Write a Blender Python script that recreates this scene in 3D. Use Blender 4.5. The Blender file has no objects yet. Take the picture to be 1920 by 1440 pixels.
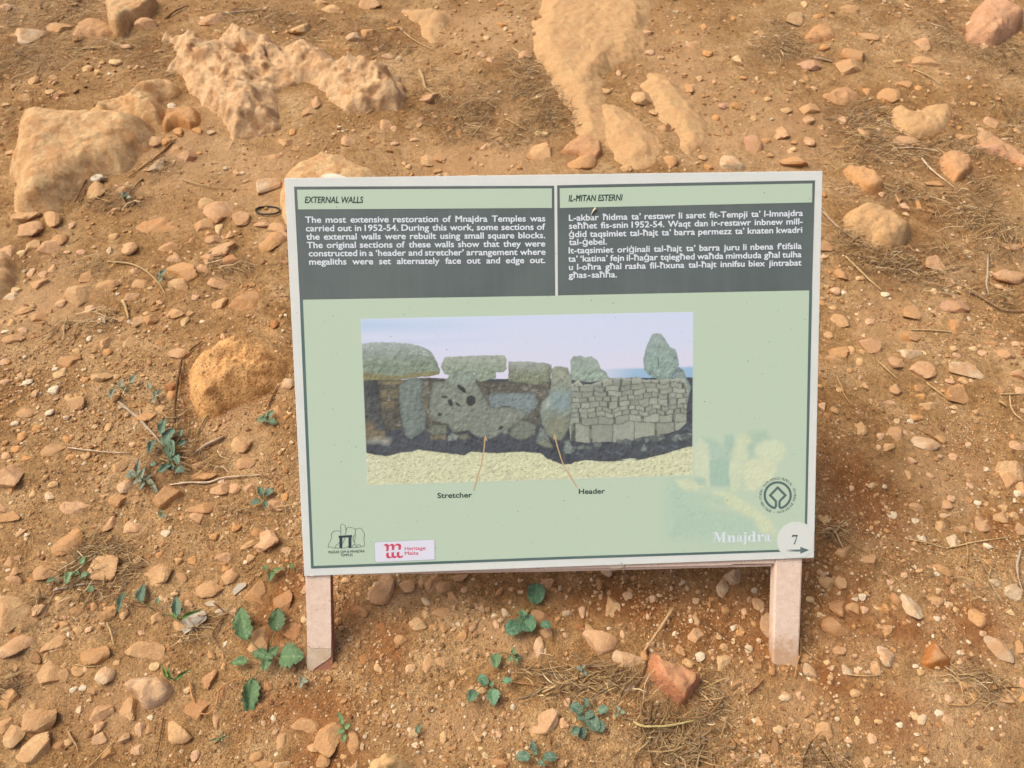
import bpy, math, random
import numpy as np
from mathutils import Vector, Matrix

# ---------------------------------------------------------------- camera, light, exposure
SC = bpy.context.scene
COL = SC.collection
rng = np.random.default_rng(7)
random.seed(7)

CAM = np.array([-0.12963, -0.43220, 1.27419])
RW = np.array([[0.9986240887, 0.0254446186, -0.0458530353],
               [-0.0485238846, 0.7799114268, -0.6240060888],
               [0.0198837093, 0.6253724792, 0.7800730096]])
FPX, CX, CY = 1500.0, 960.0, 720.0          # focal length in photo pixels (1920 wide), principal point
cam_data = bpy.data.cameras.new('camera')
cam = bpy.data.objects.new('camera', cam_data)
COL.objects.link(cam)
m4 = Matrix.Identity(4)
for i in range(3):
    for j in range(3):
        m4[i][j] = RW[i, j]
    m4[i][3] = CAM[i]
cam.matrix_world = m4
cam_data.sensor_width = 36.0
cam_data.lens = 36.0 * FPX / 1920.0
cam_data.clip_start = 0.02
cam_data.clip_end = 500.0
cam_data.dof.use_dof = True
cam_data.dof.focus_distance = 1.22
cam_data.dof.aperture_fstop = 11.0
SC.camera = cam

SUN_EL, SUN_AZ = math.radians(58), math.radians(-72)     # azimuth measured from +y (behind the sign) towards +x: high on the left, a little behind
world = bpy.data.worlds.new('World')
SC.world = world
world.use_nodes = True
wn = world.node_tree
wn.nodes.clear()
sky = wn.nodes.new('ShaderNodeTexSky')
sky.sky_type = 'NISHITA'
sky.sun_disc = False
sky.sun_elevation = SUN_EL
sky.sun_rotation = SUN_AZ
sky.dust_density = 8.0
sky.air_density = 0.55
sky.ozone_density = 1.0
bg = wn.nodes.new('ShaderNodeBackground')
bg.inputs['Strength'].default_value = 0.15
wo = wn.nodes.new('ShaderNodeOutputWorld')
wn.links.new(sky.outputs[0], bg.inputs[0])
wn.links.new(bg.outputs[0], wo.inputs[0])

sun_data = bpy.data.lights.new('sun', 'SUN')
sun_data.energy = 1.05
sun_data.angle = math.radians(32)
sun_data.color = (1.0, 0.96, 0.88)
sun = bpy.data.objects.new('sun', sun_data)
COL.objects.link(sun)
sdir = Vector((math.sin(SUN_AZ) * math.cos(SUN_EL), math.cos(SUN_AZ) * math.cos(SUN_EL), math.sin(SUN_EL)))
sun.rotation_euler = sdir.to_track_quat('Z', 'Y').to_euler()
sun.location = sdir * 6

SC.view_settings.view_transform = 'Standard'
SC.view_settings.look = 'None'
SC.view_settings.gamma = 1.0
SC.view_settings.exposure = 0.31
SC.view_settings.use_curve_mapping = False
SC.render.engine = 'CYCLES'
SC.cycles.use_denoising = True

# ---------------------------------------------------------------- numeric helpers
def lin(r, g, b, k=1.0):
    o = []
    for c in (r, g, b):
        c = c / 255.0
        o.append(min(0.95, (c / 12.92 if c <= 0.04045 else ((c + 0.055) / 1.055) ** 2.4) * k))
    return tuple(o)

def _h(xi, yi, seed):
    h = (xi.astype(np.int64) * 374761393 + yi.astype(np.int64) * 668265263 + seed * 974634777) & 0xffffffff
    h = ((h ^ (h >> 13)) * 1274126177) & 0xffffffff
    h = ((h ^ (h >> 15)) * 2246822519) & 0xffffffff
    return ((h ^ (h >> 16)) & 0xffffff) / float(0xffffff)

def vn(x, y, seed=0):
    xi = np.floor(x); yi = np.floor(y)
    fx = x - xi; fy = y - yi
    fx = fx * fx * fx * (fx * (fx * 6 - 15) + 10); fy = fy * fy * fy * (fy * (fy * 6 - 15) + 10)
    a = _h(xi, yi, seed); b = _h(xi + 1, yi, seed); c = _h(xi, yi + 1, seed); d = _h(xi + 1, yi + 1, seed)
    return ((a * (1 - fx) + b * fx) * (1 - fy) + (c * (1 - fx) + d * fx) * fy) * 2 - 1

def fbm(x, y, seed=0, o=4, g=0.5):
    s = 0.0; a = 1.0; n = 0.0
    for i in range(o):
        ca, sa = math.cos(0.5 + i), math.sin(0.5 + i)
        s = s + a * vn(x * ca - y * sa + 17.3 * i, x * sa + y * ca - 9.1 * i, seed + i * 13)
        n += a; a *= g; x = x * 2.03; y = y * 2.03
    return s / n

def worley(x, y, seed=0):
    xi = np.floor(x); yi = np.floor(y)
    d1 = np.full(x.shape, 9.0)
    for i in (-1, 0, 1):
        for j in (-1, 0, 1):
            cx = xi + i; cy = yi + j
            px = cx + _h(cx, cy, seed); py = cy + _h(cx, cy, seed + 7)
            d1 = np.minimum(d1, np.hypot(px - x, py - y))
    return d1

def terrain(x, y):
    x = np.asarray(x, float); y = np.asarray(y, float)
    far = np.clip((np.hypot(x, y - 1.0) - 3.0) / 6.0, 0, 1)
    z = -0.0213 * np.clip(x, -2, 2)
    z = z + 0.014 * fbm(x / 0.42, y / 0.42, 3, 2)
    z = z + (0.006 * fbm(x / 0.11, y / 0.11, 11, 2)
             + 0.0040 * np.abs(fbm(x / 0.04, y / 0.04, 19, 3)) + 0.0022 * fbm(x / 0.014, y / 0.014, 31, 2)) * (1 - far)
    z = z - FOOT(x, y)
    return z

# the two legs must meet the soil where they stand: local correction of the relief
_feet = [(-0.366, -0.0, 0.0078), (0.361, 0.0, -0.0078)]
def FOOT(x, y):
    return 0.0
_c = [float(terrain(fx, fy)) - fz for fx, fy, fz in _feet]
def FOOT(x, y):
    s = 0.0
    for (fx, fy, fz), c in zip(_feet, _c):
        s = s + c * np.exp(-((x - fx) ** 2 + (y - fy) ** 2) / 0.16 ** 2)
    return s

def rays(px, py):
    px = np.asarray(px, float); py = np.asarray(py, float)
    d = np.stack([(px - CX) / FPX, -(py - CY) / FPX, -np.ones_like(px)], -1)
    return d @ RW.T

def ground(px, py, z=0.0):
    """world points of the soil (raised by z) seen in the photograph at px,py"""
    d = rays(px, py)
    t = (0.0 - CAM[2]) / d[..., 2]
    for _ in range(6):
        x = CAM[0] + d[..., 0] * t; y = CAM[1] + d[..., 1] * t
        t = (terrain(x, y) + z - CAM[2]) / d[..., 2]
    return CAM + d * t[..., None]

def g1(px, py, z=0.0):
    return ground(np.array([px]), np.array([py]), z)[0]

def scale_at(p):
    """photo pixels per metre at a world point, and the sine/cosine of the viewing angle below the horizon"""
    v = np.asarray(p) - CAM
    depth = float(v @ -RW[:, 2])
    s = -v[2] / np.linalg.norm(v)
    return FPX / depth, s, math.sqrt(1 - s * s)

# ---------------------------------------------------------------- objects
def link(o, parent=None):
    COL.objects.link(o)
    if parent is not None:
        o.parent = parent
    return o

def tag(o, label=None, cat=None, group=None, kind=None):
    if label: o['label'] = label
    if cat: o['category'] = cat
    if group: o['group'] = group
    if kind: o['kind'] = kind
    return o

def empty(name, loc, label, cat, group=None):
    o = bpy.data.objects.new(name, None)
    o.empty_display_size = 0.05
    o.location = loc
    link(o)
    return tag(o, label, cat, group)

def mesh_np(name, v, f, mat, smooth=False, cols=None):
    """v (n,3) and f: list of faces or an (m,k) int array"""
    me = bpy.data.meshes.new(name)
    v = np.asarray(v, np.float32)
    if isinstance(f, np.ndarray):
        m, k = f.shape
        me.vertices.add(len(v)); me.vertices.foreach_set('co', v.ravel())
        me.loops.add(m * k); me.loops.foreach_set('vertex_index', f.astype(np.int32).ravel())
        me.polygons.add(m)
        me.polygons.foreach_set('loop_start', np.arange(0, m * k, k, dtype=np.int32))
        me.polygons.foreach_set('loop_total', np.full(m, k, np.int32))
        me.update(calc_edges=True)
        me.validate()
    else:
        me.from_pydata([tuple(map(float, q)) for q in v], [], [tuple(map(int, q)) for q in f])
        me.update()
    me.polygons.foreach_set('use_smooth', np.full(len(me.polygons), bool(smooth)))
    if smooth and name == 'stone': me.set_sharp_from_angle(angle=math.radians(24))
    if cols is not None:
        a = me.color_attributes.new('Col', 'FLOAT_COLOR', 'POINT')
        c = np.ones((len(v), 4), np.float32); c[:, :3] = cols
        a.data.foreach_set('color', c.ravel())
    if mat is not None:
        me.materials.append(mat)
    return me

def obj(name, v, f, mat, parent=None, smooth=False, cols=None):
    return link(bpy.data.objects.new(name, mesh_np(name, v, f, mat, smooth, cols)), parent)

def grid_faces(nx, ny):
    i = np.arange(nx * ny).reshape(ny, nx)
    return np.stack([i[:-1, :-1], i[:-1, 1:], i[1:, 1:], i[1:, :-1]], -1).reshape(-1, 4)

def tube(pts, rad, sides=5):
    """v,f of a tapered tube along pts; rad is one radius or one per point"""
    pts = np.asarray(pts, float); n = len(pts)
    rad = np.full(n, rad) if np.isscalar(rad) else np.asarray(rad, float)
    t = np.gradient(pts, axis=0); t /= np.linalg.norm(t, axis=1)[:, None] + 1e-9
    up = np.array([0.13, 0.07, 1.0])
    a = np.cross(t, up); a /= np.linalg.norm(a, axis=1)[:, None] + 1e-9
    b = np.cross(t, a)
    ang = np.arange(sides) * 2 * math.pi / sides
    v = pts[:, None, :] + rad[:, None, None] * (np.cos(ang)[None, :, None] * a[:, None, :] + np.sin(ang)[None, :, None] * b[:, None, :])
    v = v.reshape(-1, 3)
    f = []
    for i in range(n - 1):
        for j in range(sides):
            k = (j + 1) % sides
            f.append((i * sides + j, i * sides + k, (i + 1) * sides + k, (i + 1) * sides + j))
    f.append(tuple(range(sides))[::-1]); f.append(tuple(range((n - 1) * sides, n * sides)))
    return v, f

def resample(pts, n):
    """smooth curve through 2-D/3-D points"""
    p = np.asarray(pts, float)
    if len(p) < 3:
        s = np.linspace(0, 1, n)[:, None]
        return p[0] * (1 - s) + p[-1] * s
    q = np.vstack([2 * p[0] - p[1], p, 2 * p[-1] - p[-2]])
    out = []
    for s in np.linspace(0, len(p) - 1 - 1e-6, n):
        i = int(s); u = s - i
        a, b, c, d = q[i:i + 4]
        out.append(0.5 * ((2 * b) + (-a + c) * u + (2 * a - 5 * b + 4 * c - d) * u * u + (-a + 3 * b - 3 * c + d) * u ** 3))
    return np.array(out)

# ---------------------------------------------------------------- materials
class NT:
    def __init__(s, name):
        s.m = bpy.data.materials.new(name); s.m.use_nodes = True
        s.t = s.m.node_tree; s.t.nodes.clear()
        s.out = s.n('ShaderNodeOutputMaterial'); s.b = s.n('ShaderNodeBsdfPrincipled')
        s.l(s.b.outputs[0], s.out.inputs[0])
        s.b.inputs['Specular IOR Level'].default_value = 0.25
    def n(s, k): return s.t.nodes.new(k)
    def l(s, a, b): s.t.links.new(a, b)
    def noise(s, vec, scale, detail=4, rough=0.55, dist=0.0):
        n = s.n('ShaderNodeTexNoise'); n.inputs['Scale'].default_value = scale
        n.inputs['Detail'].default_value = detail; n.inputs['Roughness'].default_value = rough
        n.inputs['Distortion'].default_value = dist
        if vec is not None: s.l(vec, n.inputs['Vector'])
        return n.outputs['Fac']
    def vor(s, vec, scale, feature='F1'):
        n = s.n('ShaderNodeTexVoronoi'); n.feature = feature; n.inputs['Scale'].default_value = scale
        s.l(vec, n.inputs['Vector']); return n
    def ramp(s, fac, stops):
        r = s.n('ShaderNodeValToRGB'); e = r.color_ramp.elements
        while len(e) < len(stops): e.new(0.5)
        for q, (p, c) in zip(e, stops):
            q.position = p; q.color = (c[0], c[1], c[2], 1) if not np.isscalar(c) else (c, c, c, 1)
        s.l(fac, r.inputs['Fac']); return r.outputs['Color']
    def mix(s, fac, a, b, mode='MIX'):
        m = s.n('ShaderNodeMix'); m.data_type = 'RGBA'; m.blend_type = mode
        for sock, val in ((m.inputs[0], fac), (m.inputs[6], a), (m.inputs[7], b)):
            if hasattr(val, 'is_linked') or hasattr(val, 'links'): s.l(val, sock)
            elif np.isscalar(val): sock.default_value = val
            else: sock.default_value = (*val, 1)
        return m.outputs[2]
    def math(s, op, a, b=0.0, clamp=False):
        m = s.n('ShaderNodeMath'); m.operation = op; m.use_clamp = clamp
        for i, val in enumerate((a, b)):
            if np.isscalar(val): m.inputs[i].default_value = val
            else: s.l(val, m.inputs[i])
        return m.outputs[0]
    def bump(s, h, strength, dist, prev=None):
        b = s.n('ShaderNodeBump'); b.inputs['Strength'].default_value = strength; b.inputs['Distance'].default_value = dist
        s.l(h, b.inputs['Height'])
        if prev is not None: s.l(prev, b.inputs['Normal'])
        return b.outputs[0]
    def pos(s):
        return s.n('ShaderNodeNewGeometry').outputs['Position']

DUST = lin(190, 150, 106, .95)

def mat_soil():
    k = NT('soil'); p = k.pos()
    big = k.noise(p, 2.3, 5, .6, .4); mid = k.noise(p, 11, 5, .65, .6); fine = k.noise(p, 90, 4, .7); grain = k.noise(p, 420, 3, .7)
    c = k.ramp(big, [(.33, lin(138, 98, 56, .95)), (.47, lin(166, 128, 80, .95)), (.62, lin(192, 158, 112, .95))])
    c2 = k.ramp(mid, [(.30, lin(122, 84, 46, .92)), (.5, lin(166, 128, 80, .95)), (.68, lin(202, 168, 122, .95))])
    c = k.mix(.52, c, c2)
    c = k.mix(.75, c, k.ramp(fine, [(.30, .42), (.5, 1.0), (.70, 1.3)]), 'MULTIPLY')
    c = k.mix(.8, c, k.ramp(grain, [(.33, .28), (.48, 1.0), (.70, 1.45)]), 'MULTIPLY')
    at = k.n('ShaderNodeAttribute'); at.attribute_name = 'Col'           # r: red-brown earth, partly the sign's shade painted in, g: pale powdery dust
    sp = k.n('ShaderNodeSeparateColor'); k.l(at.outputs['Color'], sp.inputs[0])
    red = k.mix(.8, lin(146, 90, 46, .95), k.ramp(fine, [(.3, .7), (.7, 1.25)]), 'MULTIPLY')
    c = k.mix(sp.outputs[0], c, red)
    c = k.mix(sp.outputs[1], c, k.mix(.6, lin(198, 158, 112, .95), k.ramp(grain, [(.3, .75), (.7, 1.15)]), 'MULTIPLY'))
    c = k.mix(k.math('MULTIPLY', sp.outputs[2], .75, True), c, k.mix(.9, lin(120, 88, 58, .9), k.ramp(fine, [(.3, .55), (.7, 1.35)]), 'MULTIPLY'))   # rotted straw in the soil
    k.l(c, k.b.inputs['Base Color']); k.b.inputs['Roughness'].default_value = .95
    v = k.vor(p, 260)
    h = k.math('MULTIPLY', v.outputs['Distance'], -0.8)
    b = k.bump(h, .5, .0016)
    b = k.bump(fine, 1.0, .006, b); b = k.bump(grain, 1.0, .0026, b)
    k.l(b, k.b.inputs['Normal'])
    return k.m

def mat_rock(name, objcol=True, base=None, attr=False, pit=0.0, dust=.45, stain=.3, fine=1.0):
    k = NT(name); geo = k.n('ShaderNodeNewGeometry'); p = geo.outputs['Position']
    if attr:
        a = k.n('ShaderNodeAttribute'); a.attribute_name = 'Col'; c = a.outputs['Color']
    elif objcol:
        oi = k.n('ShaderNodeObjectInfo'); c = oi.outputs['Color']
    else:
        r = k.n('ShaderNodeRGB'); r.outputs[0].default_value = (*base, 1); c = r.outputs[0]
    n1 = k.noise(p, 26, 5, .62, .5); n2 = k.noise(p, 130, 4, .7); n3 = k.noise(p, 520, 3, .7)
    c = k.mix(k.math('MULTIPLY', k.ramp(n1, [(.42, 0.0), (.62, 1.0)]), stain), c, lin(186, 122, 62, .95))
    c = k.mix(.8, c, k.ramp(n2, [(.25, .68), (.5, 1.0), (.75, 1.22)]), 'MULTIPLY')
    c = k.mix(.55, c, k.ramp(n3, [(.3, .75), (.7, 1.2)]), 'MULTIPLY')
    sx = k.n('ShaderNodeSeparateXYZ'); k.l(geo.outputs['Normal'], sx.inputs[0])
    d = k.math('MULTIPLY', k.ramp(sx.outputs['Z'], [(.55, 0.0), (.95, 1.0)]), k.ramp(n1, [(.35, .25), (.6, 1.0)]))
    c = k.mix(k.math('MULTIPLY', d, dust), c, DUST)
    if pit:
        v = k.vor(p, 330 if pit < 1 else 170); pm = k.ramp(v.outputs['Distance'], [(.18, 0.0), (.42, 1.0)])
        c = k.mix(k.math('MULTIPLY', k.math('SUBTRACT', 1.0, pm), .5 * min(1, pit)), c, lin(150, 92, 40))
    k.l(c, k.b.inputs['Base Color']); k.b.inputs['Roughness'].default_value = .92
    b = k.bump(n1, .5, .01); b = k.bump(n2, .55 * fine, .004, b); b = k.bump(n3, .6, .0012, b)
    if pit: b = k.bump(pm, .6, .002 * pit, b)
    k.l(b, k.b.inputs['Normal'])
    return k.m

def mat_plain(name, col, rough=.8, var=.25, scale=60, bump=.3, dist=.001, spec=.25, col2=None, splash=False):
    k = NT(name); p = k.pos(); n = k.noise(p, scale, 4, .65); n2 = k.noise(p, scale * 6, 3, .6)
    c = k.mix(k.ramp(n, [(.35, 0.0), (.65, 1.0)]), col, col2 if col2 else tuple(x * (1 - var) for x in col))
    c = k.mix(.5, c, k.ramp(n2, [(.3, 1 - var * .6), (.7, 1 + var * .4)]), 'MULTIPLY')
    if splash:      # earth splashed and rubbed onto the lowest few centimetres, plus tiny pits
        sx = k.n('ShaderNodeSeparateXYZ'); k.l(p, sx.inputs[0])
        hgt = k.math('ADD', sx.outputs['Z'], k.math('MULTIPLY', k.math('SUBTRACT', k.noise(p, 70, 4, .7), .5), .09))
        c = k.mix(k.math('MULTIPLY', k.ramp(hgt, [(.002, 1.0), (.032, 0.0)]), .7), c, lin(186, 144, 98, .95))
        c = k.mix(k.math('MULTIPLY', k.ramp(k.noise(p, 420, 2, .5), [(.66, 0.0), (.70, 1.0)]), .6), c, lin(120, 92, 72))
    k.l(c, k.b.inputs['Base Color']); k.b.inputs['Roughness'].default_value = rough
    k.b.inputs['Specular IOR Level'].default_value = spec
    if bump: k.l(k.bump(n2, bump, dist), k.b.inputs['Normal'])
    return k.m

def mat_attr(name, rough=.8, var=.3, spec=.2, scale=900, bump=0.0, wear=False):
    k = NT(name); p = k.pos()
    a = k.n('ShaderNodeAttribute'); a.attribute_name = 'Col'
    c = a.outputs['Color']
    if var: c = k.mix(.7, c, k.ramp(k.noise(p, scale, 3, .6), [(.3, 1 - var), (.7, 1 + var * .5)]), 'MULTIPLY')
    if wear:        # sun fading, a film of dust and faint run marks
        mp = k.n('ShaderNodeMapping'); mp.inputs['Scale'].default_value = (60, 2.2, 2.2); k.l(p, mp.inputs['Vector'])
        c = k.mix(k.math('MULTIPLY', k.ramp(k.noise(mp.outputs[0], 1.0, 3, .6), [(.45, 0.0), (.75, 1.0)]), .03), c, lin(214, 210, 196))
        c = k.mix(k.math('MULTIPLY', k.ramp(k.noise(p, 5, 4, .6), [(.35, 0.0), (.7, 1.0)]), .07), c, lin(204, 212, 202))
        c = k.mix(k.math('MULTIPLY', k.ramp(k.noise(p, 260, 3, .75), [(.60, 0.0), (.75, 1.0)]), .10), c, lin(120, 112, 92))
    k.l(c, k.b.inputs['Base Color']); k.b.inputs['Roughness'].default_value = rough
    k.b.inputs['Specular IOR Level'].default_value = spec
    if bump: k.l(k.bump(k.noise(p, scale, 3, .6), bump, .0008), k.b.inputs['Normal'])
    return k.m

def mat_leaf():
    k = NT('weed_leaf'); p = k.pos(); oi = k.n('ShaderNodeObjectInfo')
    at = k.n('ShaderNodeAttribute'); at.attribute_name = 'Col'
    c = k.mix(1.0, oi.outputs['Color'], at.outputs['Color'], 'MULTIPLY')
    n = k.noise(p, 160, 4, .65); sp = k.noise(p, 900, 2, .7)
    c = k.mix(.8, c, k.ramp(n, [(.3, .72), (.7, 1.25)]), 'MULTIPLY')
    c = k.mix(k.math('MULTIPLY', k.ramp(sp, [(.56, 0.0), (.66, 1.0)]), .6), c, lin(178, 190, 160))
    k.l(c, k.b.inputs['Base Color']); k.b.inputs['Roughness'].default_value = .62
    k.l(k.bump(n, .5, .002), k.b.inputs['Normal'])
    return k.m

M_SOIL = mat_soil()
M_STONE = mat_rock('limestone', True, dust=.85, stain=.45)
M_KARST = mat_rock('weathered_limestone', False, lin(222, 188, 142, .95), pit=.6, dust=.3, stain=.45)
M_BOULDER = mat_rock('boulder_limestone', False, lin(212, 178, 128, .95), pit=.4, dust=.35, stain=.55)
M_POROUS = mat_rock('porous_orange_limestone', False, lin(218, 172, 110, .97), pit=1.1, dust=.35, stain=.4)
M_BED = mat_rock('pale_bedrock', False, lin(200, 164, 114, .92), pit=0, dust=.5, stain=.25, fine=.6)
M_GRAV = mat_rock('gravel_stone', False, attr=True, dust=.2, stain=.12)
M_STRAW = mat_attr('dry_straw', .75, .35, .2, 500)
M_LEAF = mat_leaf()
M_STEM = mat_plain('weed_stem', lin(128, 128, 78), .7, .3, 200)
M_PRINT = mat_attr('printed_film', .42, .04, .35, 700, wear=True)
M_BOARD = mat_plain('white_board', lin(224, 230, 221, .93), .42, .05, 30, .1, .0003, .35, lin(218, 225, 216, .93))
M_PLASTER = mat_plain('pink_painted_plaster', lin(236, 214, 192, .97), .85, .12, 90, .6, .0012, .2, lin(226, 200, 176, .97), splash=True)
M_PLASTER2 = mat_plain('cream_painted_plaster', lin(224, 212, 188, .95), .85, .2, 140, .6, .0012, .2, lin(204, 180, 150, .95), splash=True)
M_CORE = mat_plain('bare_pink_plaster', lin(196, 140, 112, .95), .9, .35, 260, .9, .002, .2, lin(170, 116, 84, .95))
M_GROOVE = mat_plain('dark_groove', lin(92, 66, 50, .9), .95, .5, 260, .8, .002)
M_RUBBER = mat_plain('black_rubber', lin(36, 32, 30), .45, .2, 200, .2, .0005, .4)
M_SHELL = mat_plain('snail_shell', lin(214, 198, 168), .45, .25, 400, .2, .0004, .4)
M_SHARD = mat_plain('dusty_shard', lin(160, 146, 120, .9), .3, .2, 200, .3, .0005, .4)

# ---------------------------------------------------------------- the soil: one sheet out to the horizon
def axis(lo, hi, step, end):
    a = list(np.arange(lo, hi, step)); s = step
    while a[-1] < end: s *= 1.22; a.append(a[-1] + s)
    s = step
    while a[0] > -end: s *= 1.22; a.insert(0, a[0] - s)
    return np.array(a)

xs = axis(-1.85, 1.95, 0.0068, 60)
yy = [-0.32]
while yy[-1] < 2.5: yy.append(yy[-1] + 0.0042 + 0.0024 * max(0, yy[-1]))
s = .0042
while yy[0] > -60: s *= 1.22; yy.insert(0, yy[0] - s)
s = .010
while yy[-1] < 60: s *= 1.22; yy.append(yy[-1] + s)
ys = np.array(yy)
gx, gy = np.meshgrid(xs, ys)
gz = terrain(gx, gy)

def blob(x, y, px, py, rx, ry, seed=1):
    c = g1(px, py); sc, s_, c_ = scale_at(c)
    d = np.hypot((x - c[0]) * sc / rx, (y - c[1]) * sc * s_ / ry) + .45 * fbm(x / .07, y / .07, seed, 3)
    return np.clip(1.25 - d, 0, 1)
red = np.zeros_like(gx)  # redder earth; around the sign its shade is partly painted into this colour
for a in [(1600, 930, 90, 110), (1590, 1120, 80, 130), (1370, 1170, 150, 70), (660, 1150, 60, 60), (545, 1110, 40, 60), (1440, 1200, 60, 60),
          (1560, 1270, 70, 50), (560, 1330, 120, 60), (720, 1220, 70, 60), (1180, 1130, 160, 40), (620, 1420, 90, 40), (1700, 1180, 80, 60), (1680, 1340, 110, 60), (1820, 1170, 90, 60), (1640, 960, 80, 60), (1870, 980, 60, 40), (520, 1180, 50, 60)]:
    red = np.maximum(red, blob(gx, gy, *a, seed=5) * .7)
dust = np.zeros_like(gx)
for a in [(330, 300, 130, 90), (480, 330, 120, 60), (900, 300, 170, 50), (1300, 170, 100, 150), (900, 60, 100, 60), (1450, 230, 110, 70),
          (1650, 600, 90, 40), (1780, 880, 120, 60), (1750, 1360, 180, 70), (1500, 1330, 90, 50), (860, 1360, 150, 60), (450, 780, 80, 60),
          (90, 560, 110, 60), (950, 1190, 60, 40), (200, 1330, 120, 70)]:
    dust = np.maximum(dust, blob(gx, gy, *a, seed=9) * .6)
litter = np.zeros_like(gx)
for a in [(60, 70, 130, 80), (150, 40, 90, 30), (270, 100, 60, 40), (530, 40, 130, 25), (710, 85, 60, 25), (870, 215, 90, 55), (1000, 180, 60, 90), (1475, 88, 70, 40), (1780, 60, 60, 60),
          (1870, 105, 70, 35), (1620, 225, 80, 45), (1690, 290, 130, 40), (1820, 280, 90, 22), (1690, 365, 130, 30), (1820, 395, 80, 45), (1680, 490, 150, 45), (1870, 450, 70, 50), (430, 500, 50, 25),
          (320, 850, 50, 60), (200, 1060, 80, 50), (1265, 1370, 110, 80), (1110, 1280, 90, 40), (30, 1290, 40, 30), (1560, 1000, 30, 20), (220, 380, 60, 20)]:
    litter = np.maximum(litter, blob(gx, gy, *a, seed=15))
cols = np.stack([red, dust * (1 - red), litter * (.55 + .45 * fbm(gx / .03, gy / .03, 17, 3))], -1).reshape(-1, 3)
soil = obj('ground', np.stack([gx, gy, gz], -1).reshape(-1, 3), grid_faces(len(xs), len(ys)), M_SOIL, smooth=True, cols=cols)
tag(soil, 'dry tan and red-brown earth under the sign', None, kind='structure')
# ---------------------------------------------------------------- rocks built from their outlines
def poly_dist(x, y, P):
    """signed distance (positive inside) of points to polygon P"""
    d = np.full(x.shape, 1e9); ins = np.zeros(x.shape, bool)
    n = len(P)
    for i in range(n):
        x0, y0 = P[i]; x1, y1 = P[(i + 1) % n]
        ex, ey = x1 - x0, y1 - y0
        t = np.clip(((x - x0) * ex + (y - y0) * ey) / (ex * ex + ey * ey + 1e-12), 0, 1)
        d = np.minimum(d, np.hypot(x - x0 - t * ex, y - y0 - t * ey))
        c = ((y0 > y) != (y1 > y)) & (x < (x1 - x0) * (y - y0) / ((y1 - y0) + 1e-12) + x0)
        ins ^= c
    return np.where(ins, d, -d)

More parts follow.
